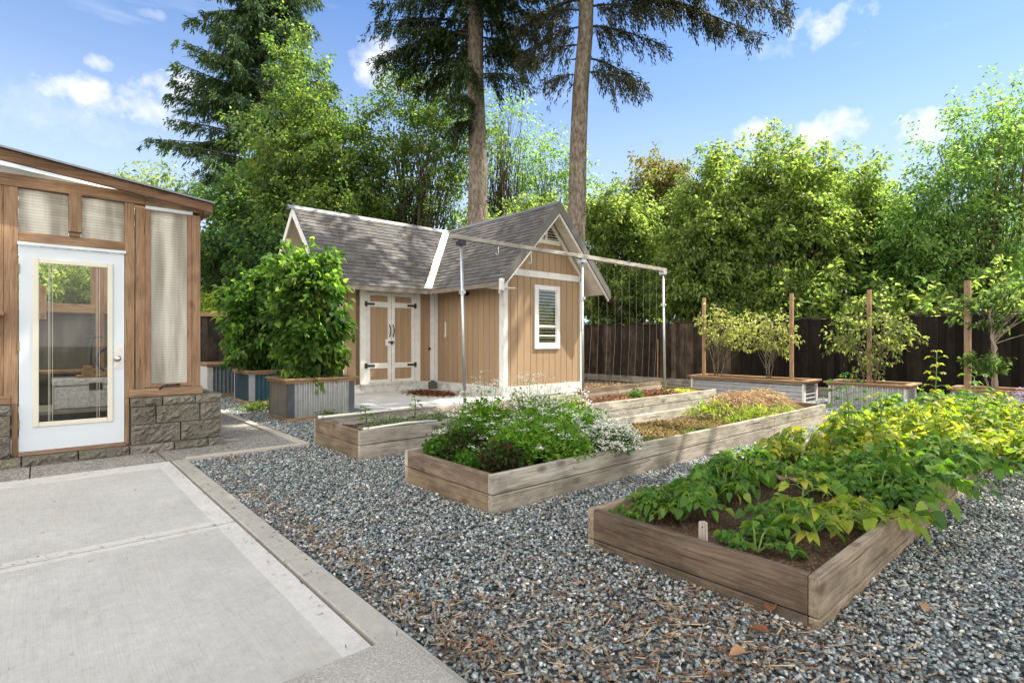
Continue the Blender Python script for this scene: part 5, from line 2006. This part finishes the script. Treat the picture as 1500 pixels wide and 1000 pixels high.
tufts('stonecrop_cover', None, None, [(9.2, 5.5, .4, .4, .08, 1)], 46, [(.36, .38, .10, 3), (.46, .44, .18, 2), (.22, .27, .06, 2)], 1500, .05, .03, mat=LEAFT, kind='stuff', lie=.8, base_z=.2)
tufts('fence_mulch', None, None, [(11.3, 8.5, 1.3, 1.8, .05, 1)], 47, [(.30, .2, .13, 3), (.42, .3, .2, 2), (.15, .09, .06, 2), (.2, .22, .07, .7)], 2600, .08, .035, kind='stuff', lie=.2, base_z=.0)
herb('tomato_seedling', 'small green seedling in the mulch under the trellis strings', (7.6, 5.45, .22), .12, .1, .16, 318, HERBD, 260, .05, 0)

LAV = [(.13, .17, .10, 3), (.20, .24, .15, 2), (.09, .13, .06, 2)]
herb('lavender_plant', 'lavender with pale purple flowers at the right edge of the picture', (8.7, .60, .05), .42, .36, .62, 321, LAV, 2600, .05, 90, flower=(.42, .34, .62), headr=.03, petal=.02)
herb('lavender_plant', 'lower lavender with faded flowers right of the yellow plants', (7.9, .35, .03), .45, .35, .42, 322, LAV, 2200, .05, 40, flower=(.40, .34, .52), headr=.03, petal=.018)
ORNG = [(.36, .22, .05, 2), (.30, .27, .07, 2), (.18, .2, .05, 3)]
herb('faded_plant', 'plant with orange withered leaves at the right end of the nearest bed', (7.2, .45, .03), .40, .3, .34, 323, ORNG, 1500, .07, 0)

# tufts of weeds on the gravel
WEED = [(.13, .19, .05, 3), (.2, .25, .08, 2), (.08, .13, .035, 2)]
herb('weed_tuft', 'spreading pale weed on the gravel before the blue planter', (2.85, 9.9, 0), .34, .3, .2, 331, WEED, 420, .06, 0)
herb('weed_tuft', 'thin weed at the foot of the silver planter', (3.3, 8.0, 0), .16, .1, .16, 332, WEED, 160, .05, 0)
herb('weed_tuft', 'yellow flower clump beside the greenhouse base wall', (2.3, 12.6, 0), .3, .3, .25, 333, WEED, 400, .06, 40, flower=(.75, .62, .03), headr=.05, petal=.03)

# fallen leaves lying on the gravel
for i, (x, y, s, rz, lab) in enumerate(((2.38, 1.0, .05, .4, 'curled brown fallen leaf against the end board of the nearest bed'), (2.2, .93, .045, 1.9, 'reddish fallen leaf on the gravel, just before the curled one'),
                                        (2.0, .93, .05, 2.7, 'pale tan fallen leaf on the gravel, nearest the camera'), (2.9, .55, .04, .9, 'tan leaf on the gravel right of the nearest bed'))):
    rngl = np.random.default_rng(60 + i)
    t = thing('fallen_leaf', lab, 'leaf', (x, y, .03), 'fallen leaves on the gravel')
    V, F, k = leaves_fold(np.array([[0, 0, 0.0]]), np.array([[1.0, 0, .12]]), np.array([[0, .15, 1.0]]), np.array([s * 1.6]), np.array([s]), fold=.3, droop=.1)
    c = [(.24, .10, .05), (.22, .09, .04), (.44, .26, .15), (.36, .22, .12)][i]
    l = link_mesh('blade', V, F, [STRAWM], t, C=np.tile(np.array(c), (k, 1)))
    mb = MB()
    mb.tube([(x - s * .45, y, .03), (x - s * .2, y + .003, .034), (x, y, .031)], .0016, 5)
    mb.build('stalk', STAKE['x'], t)
    t.rotation_euler = (0, 0, rz)


# ------------------------------------------------------------------ conifers
def conifer(name, label, base, top, r0, zlow, branches, seed, blen, sag, pal, upper=True, lean=(0, 0), twig=.55, twn=20, per=13, nl=(.16, .03), group=None, az=None, extra=(), hangz=(.25, 1.1)):
    rng = np.random.default_rng(seed)
    root = thing(name, label, 'tree', base, group)
    b = np.array(base, float)
    mb = MB()
    n = 16
    pts = []
    for i in range(n):
        t = i / (n - 1)
        pts.append(b + np.array([lean[0] * t, lean[1] * t, (top - b[2]) * t]) + np.array([rng.normal(0, .03), rng.normal(0, .03), 0]))
    rr = [r0 * (1.25 if i == 0 else 1) * (1 - .8 * (i / (n - 1)) ** 1.25) for i in range(n)]
    mb.tube(pts, rr, 20)
    # branch stubs and whorl scars
    for k in range(26):
        z = rng.uniform(base[2] + 2, zlow + 4)
        t = (z - b[2]) / (top - b[2])
        a = rng.uniform(0, 6.283)
        c = b + np.array([lean[0] * t, lean[1] * t, z - b[2]])
        rad = np.interp(t, np.linspace(0, 1, n), rr)
        d = np.array([math.cos(a), math.sin(a), -.15])
        mb.tube([c + d * rad * .8, c + d * (rad + rng.uniform(.04, .22))], [.035, .014], 6)
    bm_ = mb
    P, D = [], []
    lst = []
    for k in range(branches):
        u = rng.uniform(0, 1) ** .8
        z = zlow + (top - zlow) * u
        a = rng.uniform(0, 6.283) if az is None else rng.normal(az[0], az[1]) if rng.uniform() < az[2] else rng.uniform(0, 6.283)
        L = blen * (1 - .75 * u) * rng.uniform(.55, 1.1)
        lst.append((z, a, L))
    lst += list(extra)
    for z, a, L in lst:
        t = (z - b[2]) / (top - b[2])
        c = b + np.array([lean[0] * t, lean[1] * t, z - b[2]])
        d = np.array([math.cos(a), math.sin(a), 0])
        bp = []
        for i in range(6):
            s = i / 5
            bp.append(c + d * L * s + np.array([0, 0, L * (.10 * s - sag * s * s + sag * .25 * s ** 4)]))
        bm_.tube(bp, [.05 * L / 3, .042 * L / 3, .034 * L / 3, .025 * L / 3, .015 * L / 3, .005], 5, mat=1, caps=False)
        bp = np.array(bp)
        m = int(twn * max(.4, L / 3))
        for j in range(m):
            s = rng.uniform(.12, 1.0)
            i = min(int(s * 5), 4)
            f = s * 5 - i
            p = bp[i] * (1 - f) + bp[i + 1] * f
            ax = bp[i + 1] - bp[i]
            ax = ax / np.linalg.norm(ax)
            side = np.array([-d[1], d[0], 0]) * rng.choice([-1, 1])
            tl = twig * rng.uniform(.5, 1.25) * (1.1 - .55 * s)
            dirn = ax * .7 + side * rng.uniform(.2, .95) + np.array([0, 0, -rng.uniform(*hangz)])
            dirn = dirn / np.linalg.norm(dirn)
            kk = max(3, int(per * tl / .5))
            ss = rng.uniform(0, 1, kk)
            q = p + dirn * (ss * tl)[:, None] + np.array([0, 0, -1]) * (ss ** 2 * tl * .5)[:, None] + rng.normal(0, .04, (kk, 3))
            P.append(q)
            D.append(np.tile(dirn, (kk, 1)) + rng.normal(0, .42, (kk, 3)) + np.array([0, 0, -.25]))
    P = np.concatenate(P)
    D = unit(np.concatenate(D))
    n = len(P)
    Nn = unit(rng.normal(0, .7, (n, 3)) + np.array([0, 0, .5]))
    V, F = leaves_quads(P, D, Nn, nl[0] * rng.uniform(.6, 1.3, n), nl[1] * rng.uniform(.7, 1.4, n), .15, droop=.15)
    link_mesh('crown', V - b, F, [NEEDLE], root, C=rpal(rng, pal, n))
    bm_.build('trunk', [BARK, BARKD], root, smooth=True)
    return root


FIR = [(.035, .062, .022, 4), (.05, .08, .028, 3), (.022, .042, .018, 3), (.085, .095, .035, 1)]
FIRB = [(.075, .075, .045, 3), (.05, .065, .035, 3), (.10, .09, .06, 1.5), (.04, .045, .028, 2)]
x1, y1 = at(705, 19.0)
conifer('fir_tree', 'left of two tall bare-trunked firs, its drooping green boughs low on the trunk', (x1, y1, 0), 27, .385, 10.8, 46, 51, 4.2, .36, FIR, lean=(-.35, .3), twn=66, per=32, twig=.8, hangz=(-.1, 1.5), nl=(.15, .034), group='tall firs behind the shed',
        extra=[(11.6, ANG + 1.7, 3.3), (12.2, ANG + 1.4, 3.6), (11.0, ANG + 1.2, 2.4), (9.6, ANG + 2.6, 1.5), (11.6, ANG - 1.6, 2.2), (10.6, ANG - 1.9, 1.8), (11.9, ANG + 2.1, 3.0), (12.0, ANG - 1.2, 2.4), (10.6, ANG + 2.9, 1.6), (12.4, ANG + 1.9, 3.6), (11.2, ANG + 1.65, 2.6), (12.5, ANG - 1.5, 2.6), (8.9, ANG + 2.2, .9)] + [(z_, a_, 3.8) for z_, a_ in ((12.9, -1.9), (13.3, -1.4), (13.7, -1.7), (14.1, -2.1), (14.5, -1.5), (14.9, -1.8), (15.3, -1.3), (13.0, -2.2), (13.9, -1.2), (14.7, -2.3), (15.7, -1.7))])  # last boughs added above the frame for shade on the shed roof
x2, y2 = at(836, 17.5)
conifer('fir_tree', 'right of two tall bare-trunked firs, taller pinkish trunk leaning right', (x2, y2, 0), 28, .325, 11.0, 10, 52, 4.6, .40, FIRB, lean=(.55, -.9), twn=58, per=28, twig=.8, hangz=(-.1, 1.5), nl=(.14, .032), group='tall firs behind the shed',
        extra=[(10.4, ANG - 1.2, 2.5), (11.4, ANG - 1.5, 2.7), (10.8, ANG + 1.5, 1.9), (9.8, ANG + 1.8, 1.3), (13.1, ANG - 1.57, 6.6), (12.7, ANG - 1.45, 6.0), (13.2, ANG - 1.68, 6.3), (12.9, ANG - 1.38, 5.0), (11.4, ANG + 1.2, 2.2), (9.9, ANG - 1.7, 1.7), (12.0, ANG - 1.8, 2.6), (11.9, ANG + 1.7, 2.2)])
x3, y3 = at(385, 28.0)
conifer('spruce_tree', 'dark spruce with stepped pointed boughs behind the yellow-green maple', (x3, y3, 0), 27, .45, 2.5, 300, 53, 6.2, .12, DG, twn=50, per=18, nl=(.24, .055), twig=.7)

# ------------------------------------------------------------------ broadleaf trees
RG = 'trees behind the right-hand fence'


def px_blob(px, py, d, hw, hh, depth=None):
    """an ellipsoid of the crown seen at (px,py), hw x hh picture units wide, at distance d"""
    x, y, z = at(px, d, py)
    r = hw * d / FPX
    return (x, y, z, depth or r, depth or r, hh * d / FPX)


def bg_tree(label, px, d, blobs, pal, seed, group=None, **kw):
    x, y = at(px, d)
    bl = []
    sh = .86 if group == RG else .92
    for b in blobs:
        bl.append(px_blob(b[0], b[1] + (14 if group == RG and b[1] < 330 else 6), b[4] if len(b) > 4 else d, b[2] * sh, b[3] * sh))
    return tree('broadleaf_tree', label, (x, y, 0), bl, pal, seed=seed, group=group, **kw)


LG = 'trees behind the shed'
bg_tree('big yellow-green maple left of the shed roof, in front of the spruce', 430, 22.0,
        [(440, 120, 45, 70), (430, 215, 75, 80), (490, 220, 70, 75), (390, 330, 70, 80), (470, 330, 100, 80), (535, 290, 55, 75), (432, 65, 26, 34), (355, 400, 45, 50)], MAPLE, 61, LG, nclump=640, per=78, rclump=.58, leaf=(.145, .10), r0=.3, fork=2.5, ntarget=110)
bg_tree('dark green lower tree filling the gap beside the greenhouse', 330, 20.0, [(330, 330, 45, 70), (310, 400, 45, 55), (390, 380, 60, 60)], DG, 62, LG, nclump=190, per=60, rclump=.55, leaf=(.17, .11), r0=.16, fork=1.5, ntarget=50)
bg_tree('many-stemmed tree with light yellow crown just left of the left fir', 620, 23.0,
        [(600, 170, 70, 65), (570, 260, 65, 70), (650, 220, 50, 70), (630, 130, 45, 40), (690, 190, 45, 55), (545, 310, 50, 50), (660, 300, 50, 40)], MAPLE, 63, LG, nclump=350, per=64, rclump=.52, leaf=(.14, .09), r0=.32, fork=1.5, ntarget=120, stems=6)
bg_tree('thin tree with many bare upright twigs right of the left fir', 730, 26.0, [(745, 170, 38, 45), (720, 230, 35, 50), (760, 240, 28, 35)], PALE, 64, LG, nclump=130, per=14, rclump=.5, leaf=(.15, .09), r0=.22, fork=2, ntarget=110, stems=4)
bg_tree('airy grey-green tree between the two firs', 800, 27.0, [(795, 235, 45, 48), (850, 225, 28, 38), (760, 285, 45, 40), (830, 290, 45, 45)], PALE, 65, LG, nclump=190, per=30, rclump=.5, leaf=(.16, .09), r0=.22, fork=2, ntarget=90, stems=3)
bg_tree('small sparse tree showing above the greenhouse roof end', 235, 21.0, [(235, 262, 45, 25), (205, 265, 25, 16), (262, 285, 25, 30)], YG, 66, LG, nclump=60, per=22, rclump=.4, leaf=(.15, .08), r0=.12, fork=2, ntarget=40)
bg_tree('bright sunlit yellow-green shrub over the fence beside the greenhouse post', 318, 19.0, [(318, 440, 32, 22), (290, 430, 20, 20)], [(c[0] * 1.4, c[1] * 1.3, c[2], c[3]) for c in YG], 67, None, nclump=60, per=50, rclump=.35, leaf=(.13, .08), r0=.08, fork=.6, ntarget=20, stems=3)  # leaf palette brightened, sunlight put into the colour
bg_tree('leafy tree seen through the greenhouse door glass', 95, 15.5, [(105, 400, 70, 40), (60, 410, 60, 40), (150, 400, 45, 45)], [(c[0] * 1.3, c[1] * 1.2, c[2], c[3]) for c in YG], 68, None, nclump=150, per=60, rclump=.4, leaf=(.13, .08), r0=.12, fork=.8, ntarget=30)
bg_tree('light foliage behind the shed between the fir trunks', 745, 22.0, [(745, 330, 40, 30), (790, 320, 45, 35), (690, 320, 30, 25)], YG, 69, LG, nclump=120, per=50, rclump=.45, leaf=(.15, .09), r0=.14, fork=1.2, ntarget=40)

CH = dict(leaf=(.145, .078), hang=.4, droop=.25)
bg_tree('yellow-green tree right of the right fir, above the shed gable', 900, 19.5, [(905, 330, 55, 60), (880, 300, 35, 40), (900, 420, 60, 50), (935, 400, 45, 60)], YG, 71, RG, nclump=320, per=88, rclump=.5, r0=.18, ntarget=70, **CH)
bg_tree('taller tree with a brownish top behind the fence corner', 965, 21.5, [(965, 250, 42, 34), (990, 300, 45, 45), (940, 300, 40, 50)], BROWN, 72, RG, nclump=190, per=52, rclump=.5, leaf=(.17, .09), r0=.18, ntarget=60)
bg_tree('broad yellow-green tree left of the tallest of the fence row', 1050, 17.5, [(1045, 270, 50, 60), (1030, 350, 65, 70), (1090, 330, 50, 70), (1050, 430, 75, 45), (1000, 410, 50, 60), (1055, 225, 25, 30)], YG, 73, RG, nclump=440, per=88, rclump=.44, r0=.2, ntarget=90, fork=1.0, **CH)
bg_tree('peaked yellow-green tree in the middle of the fence row', 1150, 17.0, [(1140, 235, 45, 48), (1160, 300, 65, 70), (1120, 350, 55, 70), (1195, 350, 55, 70), (1150, 420, 80, 45), (1185, 245, 35, 40)], YG, 74, RG, nclump=470, per=88, rclump=.44, r0=.22, ntarget=90, fork=1.0, **CH)
bg_tree('rounded yellow-green tree right of the peaked one', 1250, 17.5, [(1245, 270, 50, 48), (1265, 340, 60, 70), (1225, 400, 55, 55), (1295, 390, 50, 60)], YG, 75, RG, nclump=370, per=88, rclump=.44, r0=.2, ntarget=80, fork=1.0, **CH)
bg_tree('airy pale green tree at the right edge, tallest behind the fence', 1440, 15.0, [(1430, 180, 45, 65), (1470, 230, 60, 80), (1400, 270, 60, 70), (1350, 300, 45, 60), (1450, 340, 80, 70), (1380, 390, 70, 50), (1480, 410, 60, 45), (1340, 210, 22, 28), (1500, 160, 45, 70)], PALE, 76, RG, nclump=560, per=44, rclump=.42, leaf=(.125, .06), r0=.16, fork=1.2, ntarget=130, stems=4)
bg_tree('low green tree in front of the pale one, behind the thick stake', 1330, 16.0, [(1330, 370, 50, 60), (1290, 420, 40, 40), (1390, 420, 45, 40)], MG, 77, RG, nclump=200, per=52, rclump=.4, leaf=(.13, .07), r0=.12, fork=.8, ntarget=60)
bg_tree('wide tree deep behind the middle of the fence row', 1110, 24.0, [(1090, 330, 90, 70), (1200, 340, 90, 70), (1150, 420, 130, 50), (1010, 380, 70, 70), (1290, 370, 70, 70), (1380, 380, 90, 80), (930, 400, 60, 60)], YG, 78, RG, nclump=460, per=70, rclump=.8, leaf=(.20, .12), r0=.25, fork=1.0, ntarget=60, stems=4)
# fallen limb-like boughs under the row
t = thing('tree_bough', 'thick dark crooked bough rising left above the fence by the shed eave', 'bough', (13.9, 10.2, 0))
xa, ya, za = at(935, 19, 470)
xb, yb, zb = at(880, 18.5, 432)
mb = MB()
mb.tube([(xa + .4, ya, 0), (xa, ya, za - .2), ((xa + xb) / 2, (ya + yb) / 2, za + .5), (xb, yb, zb + .1)], [.24, .2, .17, .12], 9)
mb.build('limb', BARKD, t, smooth=True)
mb = MB()
mb.tube([(xa, ya, za - .2), (xa + .3, ya - .5, za + .9), (xa + .2, ya - .6, za + 2)], [.12, .08, .05], 7)
mb.build('side_limb', BARKD, t, smooth=True)

# unseen trees added as shade casters, crowns shaped to shade patio, slab and roof
tree('broadleaf_tree', 'unseen spreading tree added beyond the right edge to shade the patio', (8.6, -5.6, 0),
     [(7.6, -1.6, 11.4, 2.3, 2.0, 1.0), (9.0, -.8, 11.6, 1.6, 1.3, .8), (7.4, 1.2, 12.2, 2.4, 2.0, 1.0), (9.6, 2.4, 12.8, 2.1, 1.8, 1.0), (8.2, -5.0, 11.0, 2.4, 2.2, 2.0), (10.0, 8.6, 12.5, 1.5, 1.3, .7), (12.3, 5.9, 12.6, 1.7, 1.5, .7)], MG, nclump=520, per=52, rclump=.72, leaf=(.30, .20), r0=.32, fork=6, ntarget=90, seed=81)
tree('broadleaf_tree', 'unseen tall tree added behind the camera to shade the patio', (3.5, -6.5, 0),
     [(5.2, -1.2, 11.6, 2.3, 2.2, 1.0), (5.2, 2.2, 12.0, 2.3, 2.2, 1.0), (3.0, .6, 12.2, 2.2, 2.2, 1.0), (4.6, -3.8, 10.8, 2.4, 2.2, 1.2), (3.5, -6.0, 10.6, 2.4, 2.2, 2.0)], MG, nclump=420, per=52, rclump=.72, leaf=(.30, .20), r0=.32, fork=6, ntarget=70, seed=82)
tree('hedge', 'low green hedge growing along the far side of the right-hand fence', (17.0, 8.0, 0),
     [(16.5, yy, 1.2, 1.0, 1.6, 1.7) for yy in (17, 15, 13, 11, 9, 7, 5, 3, 1)], YG, nclump=330, per=42, rclump=.5, leaf=(.17, .10), r0=.08, fork=.4, ntarget=40, seed=83, stems=5, cat='hedge')

# ------------------------------------------------------------------ sun, sky, clouds
SUN_EL, SUN_DEL = R(56), R(-28)          # azimuth off the +X axis
sd = Vector((math.cos(SUN_EL) * math.cos(SUN_DEL), math.cos(SUN_EL) * math.sin(SUN_DEL), math.sin(SUN_EL)))
L = bpy.data.lights.new('sun', 'SUN')
L.energy = 5.0
L.angle = R(.6)
L.color = (1.0, .92, .78)
lo = bpy.data.objects.new('sun', L)
COL.objects.link(lo)
lo.rotation_euler = sd.to_track_quat('Z', 'Y').to_euler()

w = bpy.data.worlds.new('World')
SC.world = w
w.use_nodes = True
nt = w.node_tree
nt.nodes.clear()
wo = N(nt, 'ShaderNodeOutputWorld')
sky = N(nt, 'ShaderNodeTexSky', sky_type='NISHITA')
sky.sun_disc = False
sky.sun_elevation = SUN_EL
sky.sun_rotation = math.atan2(sd.x, sd.y)
sky.air_density = 1.0
sky.dust_density = .6
sky.ozone_density = 1.5
SKY_S = .10
tc = N(nt, 'ShaderNodeTexCoord').outputs['Generated']
skyc = mixc(nt, sky.outputs[0], (SKY_S * .44, SKY_S * .68, SKY_S * .96), 1.0, 'MULTIPLY')


def vm(op, a, b=None):
    n = N(nt, 'ShaderNodeVectorMath', operation=op)
    for i, v in enumerate((a, b)):
        if v is None:
            continue
        if hasattr(v, 'links'):
            nt.links.new(v, n.inputs[i])
        else:
            n.inputs[i].default_value = v
    return n


def mt(op, a, b=0.0, clamp=False):
    n = N(nt, 'ShaderNodeMath', operation=op, use_clamp=clamp)
    for i, v in enumerate((a, b)):
        if hasattr(v, 'links'):
            nt.links.new(v, n.inputs[i])
        else:
            n.inputs[i].default_value = v
    return n.outputs[0]


def skydir(px, py):
    a, b = (px - 750) / FPX, (500 - py) / FPX
    v = Vector((a * RT[0] + FW[0], a * RT[1] + FW[1], b))
    return v.normalized()


nz = N(nt, 'ShaderNodeTexNoise')
nz.inputs['Scale'].default_value = 15
nz.inputs['Detail'].default_value = 6
nz.inputs['Roughness'].default_value = .6
nt.links.new(tc, nz.inputs['Vector'])
nz2 = N(nt, 'ShaderNodeTexNoise')
nz2.inputs['Scale'].default_value = 42
nz2.inputs['Detail'].default_value = 4
nt.links.new(tc, nz2.inputs['Vector'])
jit = mt('ADD', mt('MULTIPLY', mt('SUBTRACT', nz.outputs['Fac'], .52), 5.0), mt('MULTIPLY', mt('SUBTRACT', nz2.outputs['Fac'], .5), 2.2))
total = None
for (px, py, hw, hh, op) in ((185, 155, 85, 22, .95), (262, 140, 55, 24, .95), (545, 90, 48, 30, .8), (1195, 36, 58, 20, .95), (1222, 195, 48, 25, .95), (1110, 195, 32, 18, .8), (1350, 185, 45, 24, .9),
                             (148, 93, 14, 8, .6), (219, 19, 16, 7, .4), (1140, 75, 30, 14, .35), (630, 110, 60, 40, .7), (60, 160, 120, 30, .25)):
    c = skydir(px, py)
    hor = Vector((c.y, -c.x, 0)).normalized()
    upv = hor.cross(c).normalized()
    df = vm('SUBTRACT', tc, tuple(c)).outputs[0]
    kx = mt('DIVIDE', vm('DOT_PRODUCT', df, tuple(hor)).outputs['Value'], hw / FPX * c.to_2d().length * 1.0)
    ky = mt('DIVIDE', vm('DOT_PRODUCT', df, tuple(upv)).outputs['Value'], hh / FPX)
    kd = mt('DIVIDE', vm('DOT_PRODUCT', df, tuple(c)).outputs['Value'], .5)
    r2 = mt('ADD', mt('ADD', mt('MULTIPLY', kx, kx), mt('MULTIPLY', ky, ky)), mt('MULTIPLY', kd, kd))
    f = mt('SUBTRACT', mt('ADD', 1.0, jit), r2)
    f = mt('MULTIPLY', mt('MULTIPLY', f, .7, True), op)
    total = f if total is None else mt('MAXIMUM', total, f)
# thin streaky cirrus
mp = N(nt, 'ShaderNodeMapping')
mp.inputs['Scale'].default_value = (1.2, 1.2, 7)
mp.inputs['Rotation'].default_value = (R(6), R(-5), 0)
nt.links.new(tc, mp.inputs[0])
nc = N(nt, 'ShaderNodeTexNoise')
nc.inputs['Scale'].default_value = 3.4
nc.inputs['Detail'].default_value = 7
nc.inputs['Roughness'].default_value = .62
nt.links.new(mp.outputs[0], nc.inputs['Vector'])
sep = N(nt, 'ShaderNodeSeparateXYZ')
nt.links.new(tc, sep.inputs[0])
cir = ramp(nt, nc.outputs['Fac'], [(.40, (0, 0, 0)), (.80, (.75, .75, .75))])
hz_ = ramp(nt, sep.outputs['Z'], [(.05, (.78, .78, .78)), (.26, (.60, .60, .60)), (.40, (.26, .26, .26)), (.56, (.04, .04, .04))])
veil = mt('MAXIMUM', mt('MULTIPLY', cir, ramp(nt, sep.outputs['Z'], [(.25, (1, 1, 1)), (.58, (.3, .3, .3))])), hz_)
col = mixc(nt, skyc, (.385, .45, .515), veil)
col = mixc(nt, col, (.50, .505, .51), total)
# unseen bright cloud bank added behind the camera as neutral fill light
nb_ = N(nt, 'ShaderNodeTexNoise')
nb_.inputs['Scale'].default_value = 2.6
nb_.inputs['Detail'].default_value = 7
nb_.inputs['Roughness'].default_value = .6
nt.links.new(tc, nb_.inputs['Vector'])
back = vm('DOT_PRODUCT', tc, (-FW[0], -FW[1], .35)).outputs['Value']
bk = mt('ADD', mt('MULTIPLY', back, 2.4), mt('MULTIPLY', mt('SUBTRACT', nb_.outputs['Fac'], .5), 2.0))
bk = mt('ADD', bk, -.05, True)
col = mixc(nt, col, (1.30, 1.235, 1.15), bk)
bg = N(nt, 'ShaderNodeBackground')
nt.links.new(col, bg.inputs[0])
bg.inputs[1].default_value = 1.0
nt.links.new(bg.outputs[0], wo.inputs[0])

# ------------------------------------------------------------------ camera
cam = bpy.data.cameras.new('camera')
cam.sensor_width = 36
cam.lens = FPX / 1500 * 36
cam.clip_start = .05
cam.clip_end = 1000
co = bpy.data.objects.new('camera', cam)
COL.objects.link(co)
co.location = (0, 0, EYE)
co.rotation_euler = (R(90), 0, ANG - R(90))
SC.camera = co

SC.view_settings.view_transform = 'Standard'
SC.view_settings.look = 'None'
SC.view_settings.gamma = 1
SC.view_settings.exposure = 1.25
SC.cycles.max_bounces = 5
SC.cycles.diffuse_bounces = 4
SC.cycles.glossy_bounces = 2
SC.cycles.transmission_bounces = 4
SC.cycles.transparent_max_bounces = 12
SC.cycles.use_denoising = True
